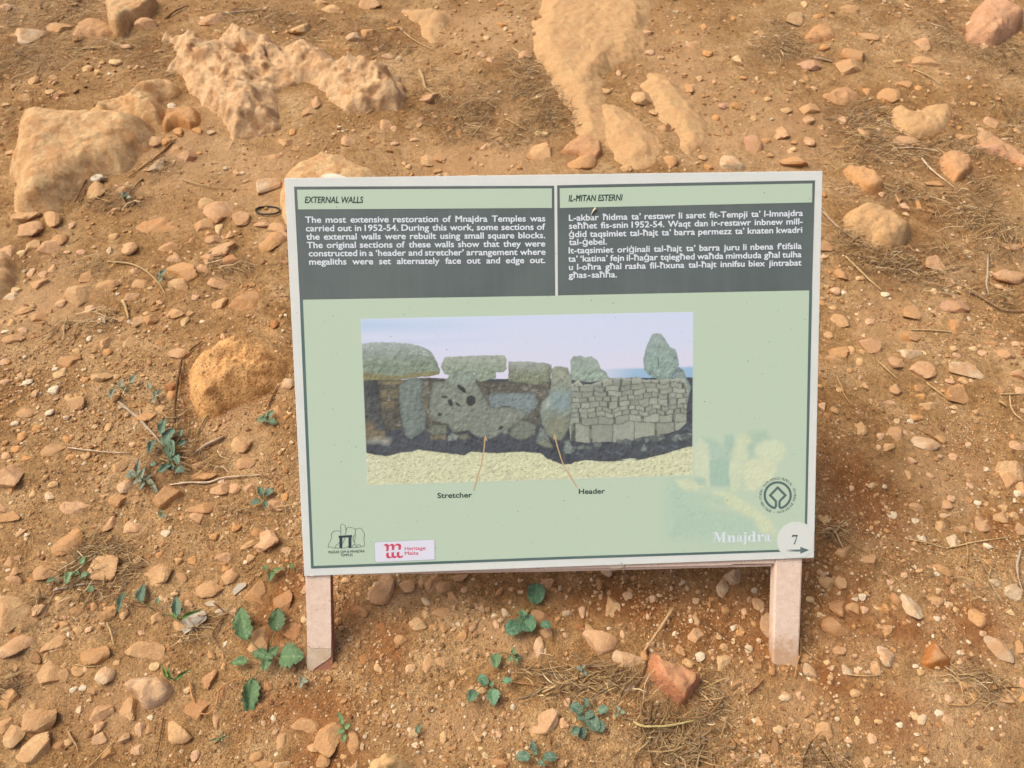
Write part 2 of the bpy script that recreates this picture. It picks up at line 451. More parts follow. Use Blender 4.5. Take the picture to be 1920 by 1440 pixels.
def outline_rock(name, label, cat, pts, h, w, mat, style='smooth', step=.004, seed=1, tilt=(0, 0), base=-.006, group=None, warp=.006, color=None):
    pts = np.array(pts, float)
    cp = np.vstack([pts, pts[:2]]); pts = resample(cp, 3 * len(cp))[:-3] * .85 + .15 * resample(np.vstack([(np.roll(pts, 1, 0) + 2 * pts + np.roll(pts, -1, 0)) / 4, ((np.roll(pts, 1, 0) + 2 * pts + np.roll(pts, -1, 0)) / 4)[:2]]), 3 * len(cp))[:-3]
    P = ground(pts[:, 0], pts[:, 1], h * .3)[:, :2]
    x0, y0 = P.min(0) - .02; x1, y1 = P.max(0) + .02
    X, Y = np.meshgrid(np.arange(x0, x1, step), np.arange(y0, y1, step))
    c = P.mean(0); ext = np.abs(P - c).max()
    wx = X + warp * fbm(X / .045, Y / .045, seed, 4); wy = Y + warp * fbm(X / .045, Y / .045, seed + 50, 4)
    d = poly_dist(wx, wy, P)
    t = np.clip(d / w, 0, 1)
    t = np.clip(t + (.16 if style in ('karst', 'block') else .05) * fbm(X / .03, Y / .03, seed + 70, 3) * (t < .98) * (t > 0), 0, 1)
    prof = h * (1 - (1 - t) ** (1.15 if style == 'flat' else 1.9))
    big = fbm(X / (.5 * ext + .02), Y / (.5 * ext + .02), seed + 3, 3)
    fine = fbm(X / .02, Y / .02, seed + 5, 4)
    if style == 'smooth':
        q = 1 - np.abs(fbm(X / .07, Y / .07, seed + 9, 3))
        z = prof * (1 + .3 * big) + t * (.10 * h * (q - .7) + .0022 * fine)
    elif style == 'karst':
        r = 1 - np.abs(fbm(X / .12 + .3 * big, Y / .12, seed + 9, 4)) * 1.7
        wx2, wy2 = X + .02 * fbm(X / .05, Y / .05, seed + 31, 2), Y + .02 * fbm(X / .05, Y / .05, seed + 32, 2)
        pit = np.clip(1 - worley(wx2 / .06, wy2 / .045, seed + 2) * 1.75, 0, 1)
        pit2 = np.clip(1 - worley(wx2 / .022 + 3, wy2 / .018, seed + 4) * 1.6, 0, 1)
        z = prof * (1 + .45 * big) + t * (h * (.55 * (r - .5) - .22 * pit ** .8 - .12 * pit2) + .006 * fine)
    elif style == 'porous':
        pit = np.clip(1 - worley(X / .012, Y / .012, seed + 2) * 1.5, 0, 1)
        z = prof * (1 + .28 * big) + t * (.55 * h * (1 - 1.7 * np.abs(fbm(X / .10, Y / .08, seed + 8, 3)) - .5) - .0050 * pit + .002 * fine)
    elif style == 'block':
        cell = np.maximum.reduce([.9 + .25 * vn(X / .1 + i * 5.1, Y / .1, seed + i) - .5 * np.abs((X - c[0]) * math.cos(i * 1.3 + seed) + (Y - c[1]) * math.sin(i * 1.3 + seed)) / ext for i in range(2)])
        z = np.minimum(prof, h * cell) * (1 + .12 * big) + t * (.06 * h * fbm(X / .03, Y / .03, seed, 3) + .0012 * fine)
    else:   # flat: bedrock almost flush with the soil
        z = prof * (1 + .5 * big) + t * (.003 * fbm(X / .05, Y / .05, seed + 9, 4) + .0012 * fine)
    z = z + t * (tilt[0] * (X - c[0]) + tilt[1] * (Y - c[1]))
    Z = terrain(X, Y) + base + z + np.minimum(d, 0) * 1.6
    keep = (d > -3.2 * step)
    ca = {'smooth': .005, 'karst': .010, 'porous': .006, 'block': .005}.get(style, .002) * t        # break the relief sideways so steep faces are craggy
    q1, q2, q3 = X + .9 * Z, Y - .8 * Z, 1.3 * Z
    s1 = .05 if style == 'karst' else .035
    ox = ca * (fbm(q1 / s1 + q3 / s1, q2 / s1, seed + 61, 4)); oy = ca * (fbm(q1 / s1, q2 / s1 - q3 / s1, seed + 62, 4))
    X = X + 1.6 * ox; Y = Y + 1.6 * oy; Z = Z + .8 * ca * fbm(q1 / s1 * 1.7, q2 / s1 * 1.7 + q3 / s1, seed + 63, 4)
    ny, nx = X.shape
    f = grid_faces(nx, ny)
    ok = keep.ravel()[f].all(1)
    f = f[ok]
    used = np.unique(f); re = np.full(nx * ny, -1); re[used] = np.arange(len(used))
    V = np.stack([X, Y, Z], -1).reshape(-1, 3)[used]
    o0 = np.array([c[0], c[1], float(terrain(c[0], c[1]))])
    o = obj(name, V - o0, re[f], mat, smooth=True)
    o.location = o0
    if color: o.color = (*color, 1)
    tag(o, label, cat, group)
    return P

def zz(ox, oy, k, pts):
    return [(ox + x / k, oy + y / k) for x, y in pts]
R1 = lambda p: zz(0, 0, 3, p)
R2 = lambda p: zz(640, 0, 3, p)
R3 = lambda p: zz(1280, 0, 3, p)
R4 = lambda p: zz(0, 480, 3, p)
R6 = lambda p: zz(0, 960, 3, p)
R7 = lambda p: zz(640, 960, 3, p)
R8b = lambda p: zz(1050, 1030, 3.84, p)

outline_rock('boulder', 'big rounded tan boulder at the left edge with a dusty flat top', 'boulder',
    R1([(130,655),(190,632),(330,625),(470,630),(620,640),(760,650),(860,690),(850,800),(770,830),(740,880),(700,930),(620,950),(560,975),(490,1010),(430,1080),(350,1110),(330,1175),(200,1200),(70,1180),(60,1080),(70,1000),(35,940),(60,860),(85,760),(100,690)]),
    .060, .075, M_BOULDER, 'smooth', .0042, 3, tilt=(-.02, .02), base=.002)
outline_rock('boulder', 'low craggy slab joined behind the big rounded tan boulder', 'boulder',
    R1([(480,605),(560,555),(720,505),(790,470),(880,455),(1000,460),(1010,520),(900,560),(930,610),(900,690),(760,650),(640,640),(560,650)]), .04, .035, M_BOULDER, 'karst', .0048, 11)
outline_rock('boulder', 'large craggy pitted rock with sharp crests in the upper left', 'boulder',
    R1([(870,185),(900,150),(960,165),(990,195),(1080,175),(1160,205),(1200,240),(1240,190),(1320,140),(1400,150),(1500,185),(1560,235),(1600,245),(1700,220),(1790,250),(1850,285),(1910,330),(2030,310),(2120,340),(2230,400),(2300,520),(2270,590),(2100,612),(1960,600),(1900,570),(1800,490),(1700,440),(1600,450),(1560,480),(1570,560),(1560,680),(1480,710),(1440,745),(1340,760),(1295,815),(1275,750),(1240,660),(1180,610),(1120,570),(1030,500),(1010,400),(900,370),(950,310),(990,290),(960,230)]),
    .062, .085, M_KARST, 'karst', .0042, 21, warp=.016)
outline_rock('boulder', 'pale cream block at the very top left of the ground', 'boulder',
    R1([(595,-30),(875,-30),(850,60),(735,110),(690,185),(620,160),(600,90)]), .06, .02, M_BOULDER, 'block', .0045, 5)
outline_rock('boulder', 'low yellowish rock peeping out behind the top left corner of the sign', 'boulder',
    [(520,335),(540,312),(567,300),(600,281),(640,288),(680,300),(735,335),(720,400),(600,430),(530,420)], .05, .06, M_BOULDER, 'smooth', .004, 8)
outline_rock('boulder', 'orange porous rock close to the left edge of the sign', 'boulder',
    R4([(1330,440),(1200,505),(1060,605),(1045,680),(1070,790),(1110,865),(1200,880),(1290,835),(1450,775),(1585,685),(1600,560),(1500,490),(1400,450)]),
    .044, .050, M_POROUS, 'porous', .003, 31, tilt=(.05, .08), base=.002)
outline_rock('bedrock_outcrop', 'long pale tongue of bedrock running down from the top centre', 'bedrock',
    R2([(1150,-60),(1095,90),(1060,230),(1120,340),(1200,480),(1270,590),(1310,710),(1350,800),(1510,790),(1520,660),(1500,560),(1490,450),(1520,390),(1580,330),(1680,310),(1730,180),(1730,-60)]),
    .024, .06, M_BED, 'flat', .0055, 41, base=-.001, warp=.018)
outline_rock('bedrock_outcrop', 'flat pale bedrock patch right of the long bedrock tongue', 'bedrock',
    R2([(1715,400),(1850,425),(1940,500),(2015,600),(2055,700),(2050,800),(1975,865),(1915,840),(1870,740),(1790,640),(1720,560),(1690,480)]),
    .018, .045, M_BED, 'flat', .0055, 47, base=-.001, warp=.018)
outline_rock('bedrock_outcrop', 'low diagonal bedrock rib between the tongue and the right hand patch', 'bedrock',
    R2([(1470,560),(1560,590),(1690,670),(1780,770),(1810,860),(1700,945),(1560,915),(1500,810),(1450,700)]), .015, .05, M_BED, 'flat', .0055, 49, base=-.001, warp=.02)
outline_rock('bedrock_outcrop', 'small pale flush bedrock patch near the top edge', 'bedrock',
    R2([(340,45),(580,38),(600,120),(540,235),(480,225),(430,150)]), .020, .04, M_BED, 'flat', .006, 53, base=-.002, warp=.02)
outline_rock('boulder', 'pinkish rock cut by the left edge halfway down', 'boulder',
    [(-40,470),(8,465),(32,490),(30,520),(20,545),(0,556),(-40,560)], .035, .03, M_BOULDER, 'block', .0035, 12)
outline_rock('boulder', 'big pink angular rock in the top right corner', 'boulder',
    R3([(1650,30),(1720,-5),(1800,15),(1930,80),(1905,140),(1790,240),(1660,225),(1590,185)]), .06, .04, mat_rock('pink_limestone', False, lin(208, 162, 124, .92), pit=0, dust=.3, stain=.3), 'smooth', .0048, 14)
outline_rock('boulder', 'flat heart shaped pale rock with a small hole in the upper right', 'boulder',
    R3([(1160,650),(1185,592),(1240,597),(1310,625),(1390,582),(1500,588),(1543,650),(1490,720),(1370,772),(1260,755),(1190,705)]), .022, .028, M_BED, 'smooth', .0045, 16)
outline_rock('boulder', 'broad cream rock just right of the top right corner of the sign', 'boulder',
    R3([(905,1240),(925,1175),(1000,1150),(1090,1165),(1200,1205),(1305,1280),(1280,1350),(1190,1402),(1110,1385),(1050,1330),(940,1290)]), .045, .035, M_BED, 'smooth', .004, 18)

def lean(label, pts, h, w, col, seed, style='block', step=.0035):
    outline_rock('boulder', label, 'boulder', pts, h, w, M_STONE, style, step, seed, color=lin(*col, .95))
lean('brick red wedge of rock in front of the sign by the dry straw', R8b([(640,780),(672,728),(780,775),(900,835),(1015,920),(1000,985),(940,1060),(882,1118),(800,1062),(700,965),(655,880)]), .035, .014, (202,140,102), 3, 'smooth', .0025)
lean('half buried stone with a pink front and ochre top at bottom left', R6([(680,955),(760,920),(900,908),(965,955),(960,1020),(870,1092),(800,1102),(730,1035)]), .032, .02, (214,180,140), 5, 'block', .0025)
lean('pale crumbly rock cut by the bottom edge left of centre', R7([(130,1480),(150,1400),(240,1345),(330,1360),(400,1410),(430,1480)]), .03, .02, (214,184,130), 6, 'karst', .0025)
lean('smooth orange flat rock patch right of the big rounded boulder', R1([(720,1270),(800,1220),(940,1210),(1040,1255),(1010,1310),(880,1330),(760,1315)]), .012, .04, (196,140,86), 7, 'smooth')
lean('orange brown stone against the pitted crag and the big boulder', R1([(905,680),(930,620),(1010,598),(1110,610),(1135,670),(1080,720),(1060,730),(990,700),(920,740)]), .03, .02, (188,136,80), 9)
lean('dusty pink mound beneath the pale cream block at top left', R1([(390,170),(430,110),(520,85),(600,110),(650,165),(620,205),(500,215),(410,200)]), .02, .04, (190,148,104), 10, 'smooth', .005)
lean('flat tan slab near the straw in the upper right', R3([(770,525),(900,475),(1000,512),(990,562),(900,592),(840,572)]), .018, .03, (196,150,104), 12, 'smooth', .0045)
lean('ochre wedge of rock above the top right corner of the sign', R3([(905,935),(1010,928),(1100,985),(1142,1050),(1080,1082),(1000,1040),(950,995)]), .035, .02, (206,158,104), 13, 'block', .004)
lean('pointed tan rock by the straw at the right with a smooth face', R3([(1438,862),(1500,850),(1570,862),(1645,930),(1620,972),(1550,1010),(1475,962)]), .035, .02, (204,156,108), 15, 'block', .004)
lean('long pink ridge stone reaching the right edge near the top', R3([(1660,805),(1730,757),(1830,800),(1960,900),(1930,925),(1800,865),(1680,833)]), .03, .02, (202,156,122), 17, 'block', .0045)
lean('low dusty orange rock in the upper right beside a straw tuft', R3([(680,185),(740,130),(840,140),(870,200),(760,242),(690,225)]), .022, .03, (194,144,96), 19, 'smooth', .005)
lean('pink overhanging stone at the foot of the long bedrock tongue', R2([(1240,825),(1330,762),(1460,768),(1470,868),(1400,890),(1330,862),(1250,852)]), .03, .014, (200,150,108), 22, 'block', .004)
lean('big brown half sunk stone in the red earth at lower right', [(1280+1335/3,960+830/3),(1280+1395/3,960+705/3),(1280+1440/3,960+715/3),(1280+1530/3,960+820/3),(1280+1510/3,960+875/3),(1280+1400/3,960+880/3)], .022, .022, (176,112,56), 23, 'smooth', .003)

# ---------------------------------------------------------------- loose stones
def ico(sub):
    import bmesh
    bm = bmesh.new(); bmesh.ops.create_icosphere(bm, subdivisions=sub, radius=1.0)
    v = np.array([q.co[:] for q in bm.verts]); f = np.array([[q.index for q in p.verts] for p in bm.faces])
    bm.free(); return v, f
ICO = {k: ico(k) for k in (1, 2, 3, 4)}

def stone_shape(seed, sub, npl=13, k=9.0, amp=.05):
    r = np.random.default_rng(seed)
    v, f = ICO[sub]
    n = r.normal(size=(npl, 3)); n /= np.linalg.norm(n, axis=1)[:, None]
    off = r.uniform(.50, 1.0, npl)
    d = v @ n.T
    q = np.where(d > .05, off / np.maximum(d, .05), 9.0)
    q = np.concatenate([q, np.full((len(v), 1), 1.25)], 1)
    rad = (np.sum(q ** -k, 1)) ** (-1 / k)
    a = v * rad[:, None]
    nz = fbm(a[:, 0] * 2.2 + a[:, 2] * 1.7 + seed, a[:, 1] * 2.2 - a[:, 2] * 1.3, seed, 3)
    a = a * (1 + amp * nz)[:, None]
    lo, hi = a.min(0), a.max(0)
    return (a - (lo + hi) / 2) / ((hi - lo) / 2), f

BIG = [mesh_np('stone', *stone_shape(100 + i, 4, 7 + i % 6, 22 + (i % 4) * 14, .07), M_STONE, smooth=True) for i in range(16)]
MID = [mesh_np('stone', *stone_shape(200 + i, 3, 7 + i % 6, 22 + (i % 4) * 14, .05), M_STONE, smooth=True) for i in range(24)]

CK = {'c': (218, 186, 134), 'w': (226, 210, 176), 't': (204, 166, 116), 'p': (212, 172, 132), 'o': (200, 150, 94), 'b': (168, 114, 68),
      'g': (196, 184, 158), 'm': (188, 146, 122), 'd': (186, 142, 94)}
CW = {'c': 'cream', 'w': 'whitish', 't': 'tan', 'p': 'pinkish', 'o': 'orange', 'b': 'red-brown', 'g': 'greyish', 'm': 'mauve', 'd': 'dusty'}

ST = []
def stones(ox, oy, k, s):
    for e in s.split(';'):
        e = e.strip()
        if not e: continue
        a = e.split(',')
        ST.append((ox + float(a[0]) / k, oy + float(a[1]) / k, float(a[2]) / k, float(a[3]) / k, float(a[4]), a[5].strip()))
stones(0, 0, 3, "170,205,150,110,-35,w; 330,170,110,60,10,t; 75,200,70,35,0,t; 760,115,45,40,0,p; 820,150,110,70,-30,p; 1200,125,90,90,60,p; 1690,170,110,80,30,c; 35,45,60,40,0,p; 1870,60,130,60,0,c; 1800,15,60,30,0,t; 490,390,45,50,40,c; 575,355,40,30,0,t; 650,355,70,45,15,c; 560,410,60,40,0,t; 700,265,90,35,0,p; 965,600,45,40,0,w; 865,805,95,60,10,p; 930,800,60,50,30,o; 1000,750,60,50,0,o; 1110,735,60,40,0,o; 1050,870,100,75,-20,p; 1120,862,35,25,0,o; 1000,850,70,50,0,t; 875,935,90,80,40,w; 935,920,35,30,0,t; 670,960,50,45,0,t; 540,1080,135,85,-20,c; 695,1070,80,60,-20,p; 365,1115,80,70,0,c; 1775,585,70,70,0,p; 1740,635,60,60,60,t; 1645,740,35,60,0,o; 1615,800,90,55,15,c; 1555,885,130,40,0,t; 1340,975,60,40,0,t; 1495,1050,115,110,40,w; 270,1400,110,100,30,p; 180,1390,80,60,0,t; 335,1355,85,60,0,o; 405,1270,40,35,0,p; 150,1220,160,80,0,t; 290,1240,120,80,10,c; 160,1300,150,80,-10,p; 640,1335,60,40,-10,t; 730,1400,85,80,0,p; 960,1390,120,55,-15,t; 1170,1155,100,70,20,c; 1235,1200,150,120,25,p; 1355,1235,90,80,0,p; 1230,1290,50,60,0,c; 1145,1275,100,70,0,t; 1290,1325,65,50,0,t; 1200,1350,80,60,0,p; 1555,1290,110,70,0,t; 1530,1370,130,110,10,o; 1480,1265,80,40,0,p; 1600,1350,50,80,0,c; 1245,1405,130,80,0,p; 455,1420,50,30,0,p; 380,1420,40,25,0,p; 120,1425,50,35,0,c; 40,1420,90,60,0,p; 300,440,45,30,0,t; 190,460,60,45,0,t; 280,520,50,40,0,t; 150,550,80,45,0,t; 60,860,60,40,0,t")
stones(640, 0, 3, "155,25,100,65,-15,p; 155,190,95,95,30,o; 75,215,80,60,35,w; 300,160,90,25,0,o; 260,320,70,30,0,p; 1035,310,70,60,30,p; 790,310,50,35,0,p; 830,345,40,40,0,p; 910,140,70,30,0,o; 820,215,40,25,0,c; 490,550,90,60,20,p; 150,625,60,35,0,c; 530,658,30,25,0,p; 250,710,60,60,0,p; 295,725,35,40,0,p; 300,810,60,25,0,p; 410,785,50,25,0,p; 40,800,70,50,0,p; 510,910,110,60,0,t; 550,895,70,50,0,o; 350,925,30,30,0,t; 375,940,35,35,0,t; 805,830,40,45,40,p; 1130,755,85,30,0,c; 930,645,25,12,0,c; 1360,920,130,110,30,o; 1130,870,120,110,0,t; 1690,555,110,100,10,c; 1755,635,50,45,0,t; 1815,720,80,50,0,t; 1850,910,80,60,-20,o; 1700,890,70,40,0,p; 1600,950,60,35,0,t; 1490,515,60,30,0,t; 1560,415,30,35,0,p; 1730,300,60,35,0,p; 1800,325,30,20,0,p; 1720,185,80,40,-30,p; 1895,185,40,35,0,o; 895,25,35,25,0,o; 700,280,30,20,0,t; 640,195,25,20,0,t")
stones(1280, 0, 3, "635,110,80,75,30,c; 685,25,35,35,0,c; 760,95,70,35,-10,o; 930,55,100,45,-5,t; 965,195,45,25,0,o; 800,270,60,40,20,o; 720,370,110,75,10,m; 945,385,150,90,10,t; 960,320,130,80,0,o; 1345,260,100,60,5,p; 1700,270,60,45,10,p; 1040,210,110,40,15,t; 1055,520,75,45,10,o; 1160,545,110,85,30,o; 710,620,100,55,5,t; 705,675,60,60,0,p; 1025,755,65,60,-10,c; 555,755,90,70,0,p; 470,795,60,35,20,o; 385,820,110,115,30,m; 620,915,140,80,0,o; 280,920,130,90,0,w; 620,840,40,35,0,c; 715,800,70,60,0,p; 1260,805,140,55,10,p; 1575,775,110,35,0,o; 1735,700,90,60,15,p; 1415,1035,110,40,0,o; 1325,1150,30,60,0,o; 1240,480,90,40,10,o; 1330,500,60,30,0,o; 300,345,60,50,0,c; 140,305,60,35,5,o; 60,260,80,45,-10,p; 95,445,45,30,0,t; 30,500,60,60,20,o; 120,155,45,40,0,o; 430,190,70,30,0,t; 285,105,30,30,0,o; 500,415,45,20,0,t; 1370,350,150,60,10,t; 1210,345,60,25,0,t; 190,665,60,35,0,o; 400,670,40,30,0,t; 1855,1390,110,40,0,p; 1600,1420,60,35,0,c; 800,1390,80,60,0,o; 1120,1095,50,30,0,p; 1240,1170,60,40,0,p; 110,890,50,40,0,t; 150,940,60,40,0,o; 900,680,50,40,0,p; 1460,10,60,30,0,p; 1610,440,40,18,0,w; 1635,585,35,25,0,t; 580,625,80,30,0,t; 1100,1185,60,35,0,p; 1250,1210,40,25,0,c; 1880,740,50,30,0,t; 1670,730,40,30,0,p; 400,520,40,30,0,o; 340,440,40,25,0,o; 480,560,50,30,0,t; 220,600,45,40,0,m; 300,600,60,40,0,o")
stones(0, 480, 3, "175,95,40,60,0,p; 205,160,100,60,10,p; 300,75,60,50,10,t; 240,105,50,50,0,p; 90,195,60,45,0,c; 60,235,75,50,0,w; 145,310,80,45,-15,t; 215,350,85,50,5,o; 75,465,110,50,0,p; 25,600,50,40,0,p; 30,710,60,35,0,p; 125,1020,60,50,0,o; 215,970,60,45,0,o; 300,1095,115,60,-10,t; 60,1240,135,110,10,p; 380,1035,60,40,0,o; 150,1140,75,35,0,o; 395,1130,50,35,0,o; 280,880,50,45,0,w; 165,885,110,50,0,t; 85,940,45,30,0,w; 430,830,90,70,0,t; 385,800,50,40,0,t; 330,670,60,50,0,c; 385,600,100,60,0,o; 580,680,110,60,0,c; 650,685,50,35,0,t; 1025,95,190,90,15,o; 1020,165,130,80,10,c; 1155,80,90,55,0,p; 1240,160,130,60,15,p; 1310,25,100,60,-10,b; 1170,20,70,55,0,p; 990,20,90,60,0,p; 760,85,80,45,0,p; 790,160,80,50,0,t; 740,230,80,50,0,p; 605,165,120,40,0,t; 450,230,130,110,20,c; 340,270,60,50,0,p; 505,300,60,40,0,p; 575,365,50,35,0,w; 780,370,70,65,30,c; 850,350,80,70,0,t; 685,355,50,30,0,t; 340,400,90,50,-10,t; 715,500,60,65,0,c; 590,490,80,80,0,t; 605,545,60,40,0,o; 1010,550,100,55,-10,p; 1040,370,45,60,0,c; 1070,325,50,40,0,t; 990,330,90,50,0,t; 820,325,30,25,0,c; 1230,270,80,60,0,t; 1380,270,160,110,-20,o; 1100,235,50,35,0,p; 1365,1060,115,95,-10,c; 1565,880,70,80,20,o; 1610,910,35,30,0,o; 1110,1175,80,50,0,p; 1150,1235,130,60,0,o; 1380,1170,100,60,0,p; 665,1185,110,70,0,t; 710,1290,65,85,20,w; 955,1355,140,120,0,o; 1240,1310,90,70,0,p; 1320,1310,70,60,0,p; 1390,1310,90,50,0,p; 1130,1420,120,60,0,o; 430,1420,160,70,0,p; 660,1380,80,60,0,o; 300,1285,60,40,0,t; 20,1420,80,50,0,p; 1555,1400,100,70,30,p; 1600,1360,40,60,0,o; 820,905,100,60,0,o; 1545,385,50,50,0,b; 30,425,50,25,0,w; 15,370,30,30,0,t; 70,380,60,40,0,t; 130,420,50,35,0,p; 180,645,45,35,0,t; 155,710,60,40,0,w; 300,755,60,50,0,w; 215,780,40,30,0,w; 500,465,30,35,0,w; 430,535,45,30,0,t; 520,570,35,25,0,t; 310,635,35,25,0,w; 480,695,50,30,0,o; 490,120,60,70,0,o; 960,790,50,60,0,o; 960,740,60,50,0,b; 900,860,50,50,0,t; 1620,720,60,60,0,w; 1090,1150,45,40,0,o; 1240,1320,40,40,0,t; 190,1340,60,40,0,t; 90,1090,60,40,0,o; 480,1130,60,35,0,t; 610,965,45,50,0,t; 40,600,45,35,0,o")
stones(1500, 480, 3, "130,5,50,30,0,p; 755,45,95,85,20,p; 1160,115,165,95,10,p; 845,135,60,55,10,p; 245,110,90,60,-5,o; 335,125,55,28,0,t; 195,198,60,45,10,p; 245,205,30,30,0,w; 120,265,35,40,0,o; 183,295,45,35,0,t; 215,365,85,70,0,t; 390,370,50,45,10,p; 320,330,25,20,0,c; 345,395,30,20,0,t; 750,205,55,28,5,c; 480,218,50,25,20,w; 865,285,150,90,15,m; 630,325,85,80,30,o; 895,400,120,100,20,o; 945,355,45,25,0,w; 750,315,25,18,0,c; 622,455,90,60,0,o; 390,510,110,80,15,m; 215,540,105,75,15,o; 290,535,60,50,0,t; 190,590,90,45,10,t; 340,600,60,45,10,t; 620,555,130,70,10,w; 545,605,100,65,15,p; 685,645,120,95,-10,p; 700,545,35,35,0,c; 930,645,165,80,25,w; 1025,548,55,35,0,p; 1155,550,95,65,15,p; 970,525,45,30,0,c; 1215,495,50,35,20,p; 875,560,50,35,0,p; 860,520,45,40,0,t; 910,710,60,45,0,t; 840,705,60,35,0,p; 880,780,120,90,15,o; 715,845,115,50,5,c; 670,740,80,45,0,o; 680,795,65,35,0,o; 535,750,60,65,0,p; 500,825,75,28,0,p; 655,910,75,35,0,o; 120,850,45,50,30,p; 160,450,60,40,0,t; 695,1058,145,75,20,w; 535,1015,80,85,20,p; 455,1015,55,50,20,p; 340,975,75,60,0,t; 590,1000,30,40,0,p; 445,1077,40,28,0,p; 860,1130,50,45,0,p; 945,1060,35,35,0,p; 635,1150,55,40,0,p; 1180,1255,100,85,0,p; 1095,1335,60,30,0,t; 1220,1335,40,40,0,w; 820,1400,80,50,20,p; 950,1290,40,40,0,p; 290,1305,30,35,0,p; 735,1235,50,40,0,p; 610,1230,30,60,0,t; 940,1235,60,25,0,t; 1215,1070,80,60,0,p; 1230,670,70,50,0,p; 1240,760,60,50,0,p; 1050,1200,50,25,0,w; 655,1420,70,50,0,p; 1140,1420,70,40,0,t; 845,1365,45,40,0,p; 1080,490,90,40,0,o; 1115,175,45,35,0,p; 895,180,40,28,0,p; 1185,262,30,28,0,o; 360,735,40,40,0,t; 220,755,35,30,0,t; 350,540,35,30,0,t; 860,855,50,25,0,c; 620,930,40,30,0,w; 1000,1390,45,30,0,w")
stones(0, 960, 3, "755,85,100,75,-10,p; 615,70,70,80,10,p; 395,180,130,140,20,o; 930,120,55,40,20,w; 1110,30,80,75,0,p; 1490,160,150,120,-10,p; 1260,265,90,60,0,p; 1410,260,60,50,0,t; 1270,320,50,40,0,o; 1295,365,80,80,40,t; 65,285,60,60,0,t; 75,340,80,45,0,c; 75,390,90,60,0,p; 270,340,130,80,-25,t; 360,290,50,40,0,t; 580,320,165,120,0,c; 890,355,130,110,-45,t; 1015,365,70,50,0,t; 350,515,85,60,-10,c; 75,560,180,180,-30,c; 330,490,40,30,0,c; 1440,475,110,130,-20,o; 1590,515,100,140,30,b; 1190,435,150,90,0,t; 1460,730,120,160,10,t; 1640,680,110,90,0,b; 540,800,150,110,5,o; 820,780,190,80,5,t; 595,920,90,85,20,w; 300,750,130,60,-35,t; 90,760,170,110,0,p; 285,905,120,120,-30,t; 355,920,60,60,0,t; 360,870,40,35,0,t; 370,650,45,45,0,c; 440,665,50,50,0,t; 500,660,45,40,0,p; 35,1075,90,120,20,o; 230,1155,170,150,15,t; 90,1260,110,110,-20,c; 195,1340,165,120,-20,c; 560,1130,110,110,40,p; 705,1130,120,110,-30,t; 1010,1240,150,110,10,t; 775,1335,60,60,0,p; 565,1275,70,55,0,p; 1110,1120,130,100,0,b; 1220,1165,40,90,-10,c; 1170,940,75,90,10,b; 1265,1010,80,80,-20,b; 1715,1205,140,90,-10,o; 1850,1275,130,150,30,o; 1580,1300,50,90,0,c; 1480,1420,100,40,0,o; 1580,1425,90,50,0,c; 40,1190,120,100,0,t; 415,1000,45,35,0,w; 465,990,40,35,-20,w; 1270,740,25,30,0,w; 800,680,50,35,0,p; 1100,1365,50,40,0,p; 620,550,80,35,0,o; 1185,520,70,35,0,g; 60,30,110,50,0,o; 170,460,40,30,0,o; 50,435,40,25,0,o; 410,285,30,30,0,t; 150,130,35,25,0,w; 700,580,50,50,0,t; 880,600,60,60,0,t; 1080,280,60,50,0,o; 1330,90,60,50,0,o; 1200,140,50,40,0,o; 1610,215,60,40,0,p; 900,240,45,40,0,o; 1310,560,40,50,0,p; 650,850,50,35,0,t; 480,890,60,40,0,p; 870,870,60,50,0,c; 1060,1000,50,40,0,c; 780,1230,60,70,0,p; 380,1300,60,40,0,t; 1100,1370,50,60,0,p; 845,1155,35,30,0,w; 1130,1240,40,30,0,p; 1240,560,60,40,0,g")
stones(640, 960, 3, "225,430,130,170,0,p; 100,560,90,60,0,b; 505,400,45,80,20,p; 370,420,80,70,0,p; 645,370,120,35,0,p; 580,420,80,60,-30,p; 620,480,45,90,-20,p; 480,575,60,45,-20,t; 570,575,110,60,0,t; 435,635,90,65,20,c; 225,645,60,50,0,b; 335,720,70,50,0,b; 125,830,40,70,0,b; 495,860,70,90,20,t; 570,850,90,40,30,t; 1520,535,100,140,20,c; 1115,600,120,80,0,b; 1150,680,65,50,0,p; 1112,765,55,110,15,w; 1460,720,170,140,-10,p; 1620,835,170,100,5,w; 1145,1190,150,100,-25,p; 1265,1075,50,55,20,p; 870,635,35,55,-20,p; 790,545,35,35,0,p; 575,1270,45,65,0,t; 415,1315,45,35,0,w; 785,1330,35,25,0,c; 935,1375,40,30,0,c; 1235,1415,40,50,0,t; 880,1420,110,60,0,b; 60,1300,90,110,20,o; 1355,565,40,70,0,p; 1460,470,30,60,0,p; 1750,490,45,40,0,p; 1575,680,30,70,-20,p; 1725,590,30,35,0,p; 780,1005,80,40,10,t; 930,850,50,30,0,t; 1450,980,40,35,0,c; 1010,385,40,25,0,p; 955,435,35,25,0,p; 1010,450,40,30,20,p; 860,580,35,25,0,w; 655,630,30,25,0,w; 700,780,50,30,0,p; 675,905,60,30,0,t; 380,1115,30,20,0,c; 450,1280,30,40,0,t; 715,1330,25,20,0,c; 1500,970,30,25,0,w; 1610,470,60,50,0,p; 1340,650,50,40,0,b; 1160,410,70,60,0,p; 450,400,30,60,0,p; 690,440,40,40,0,p")
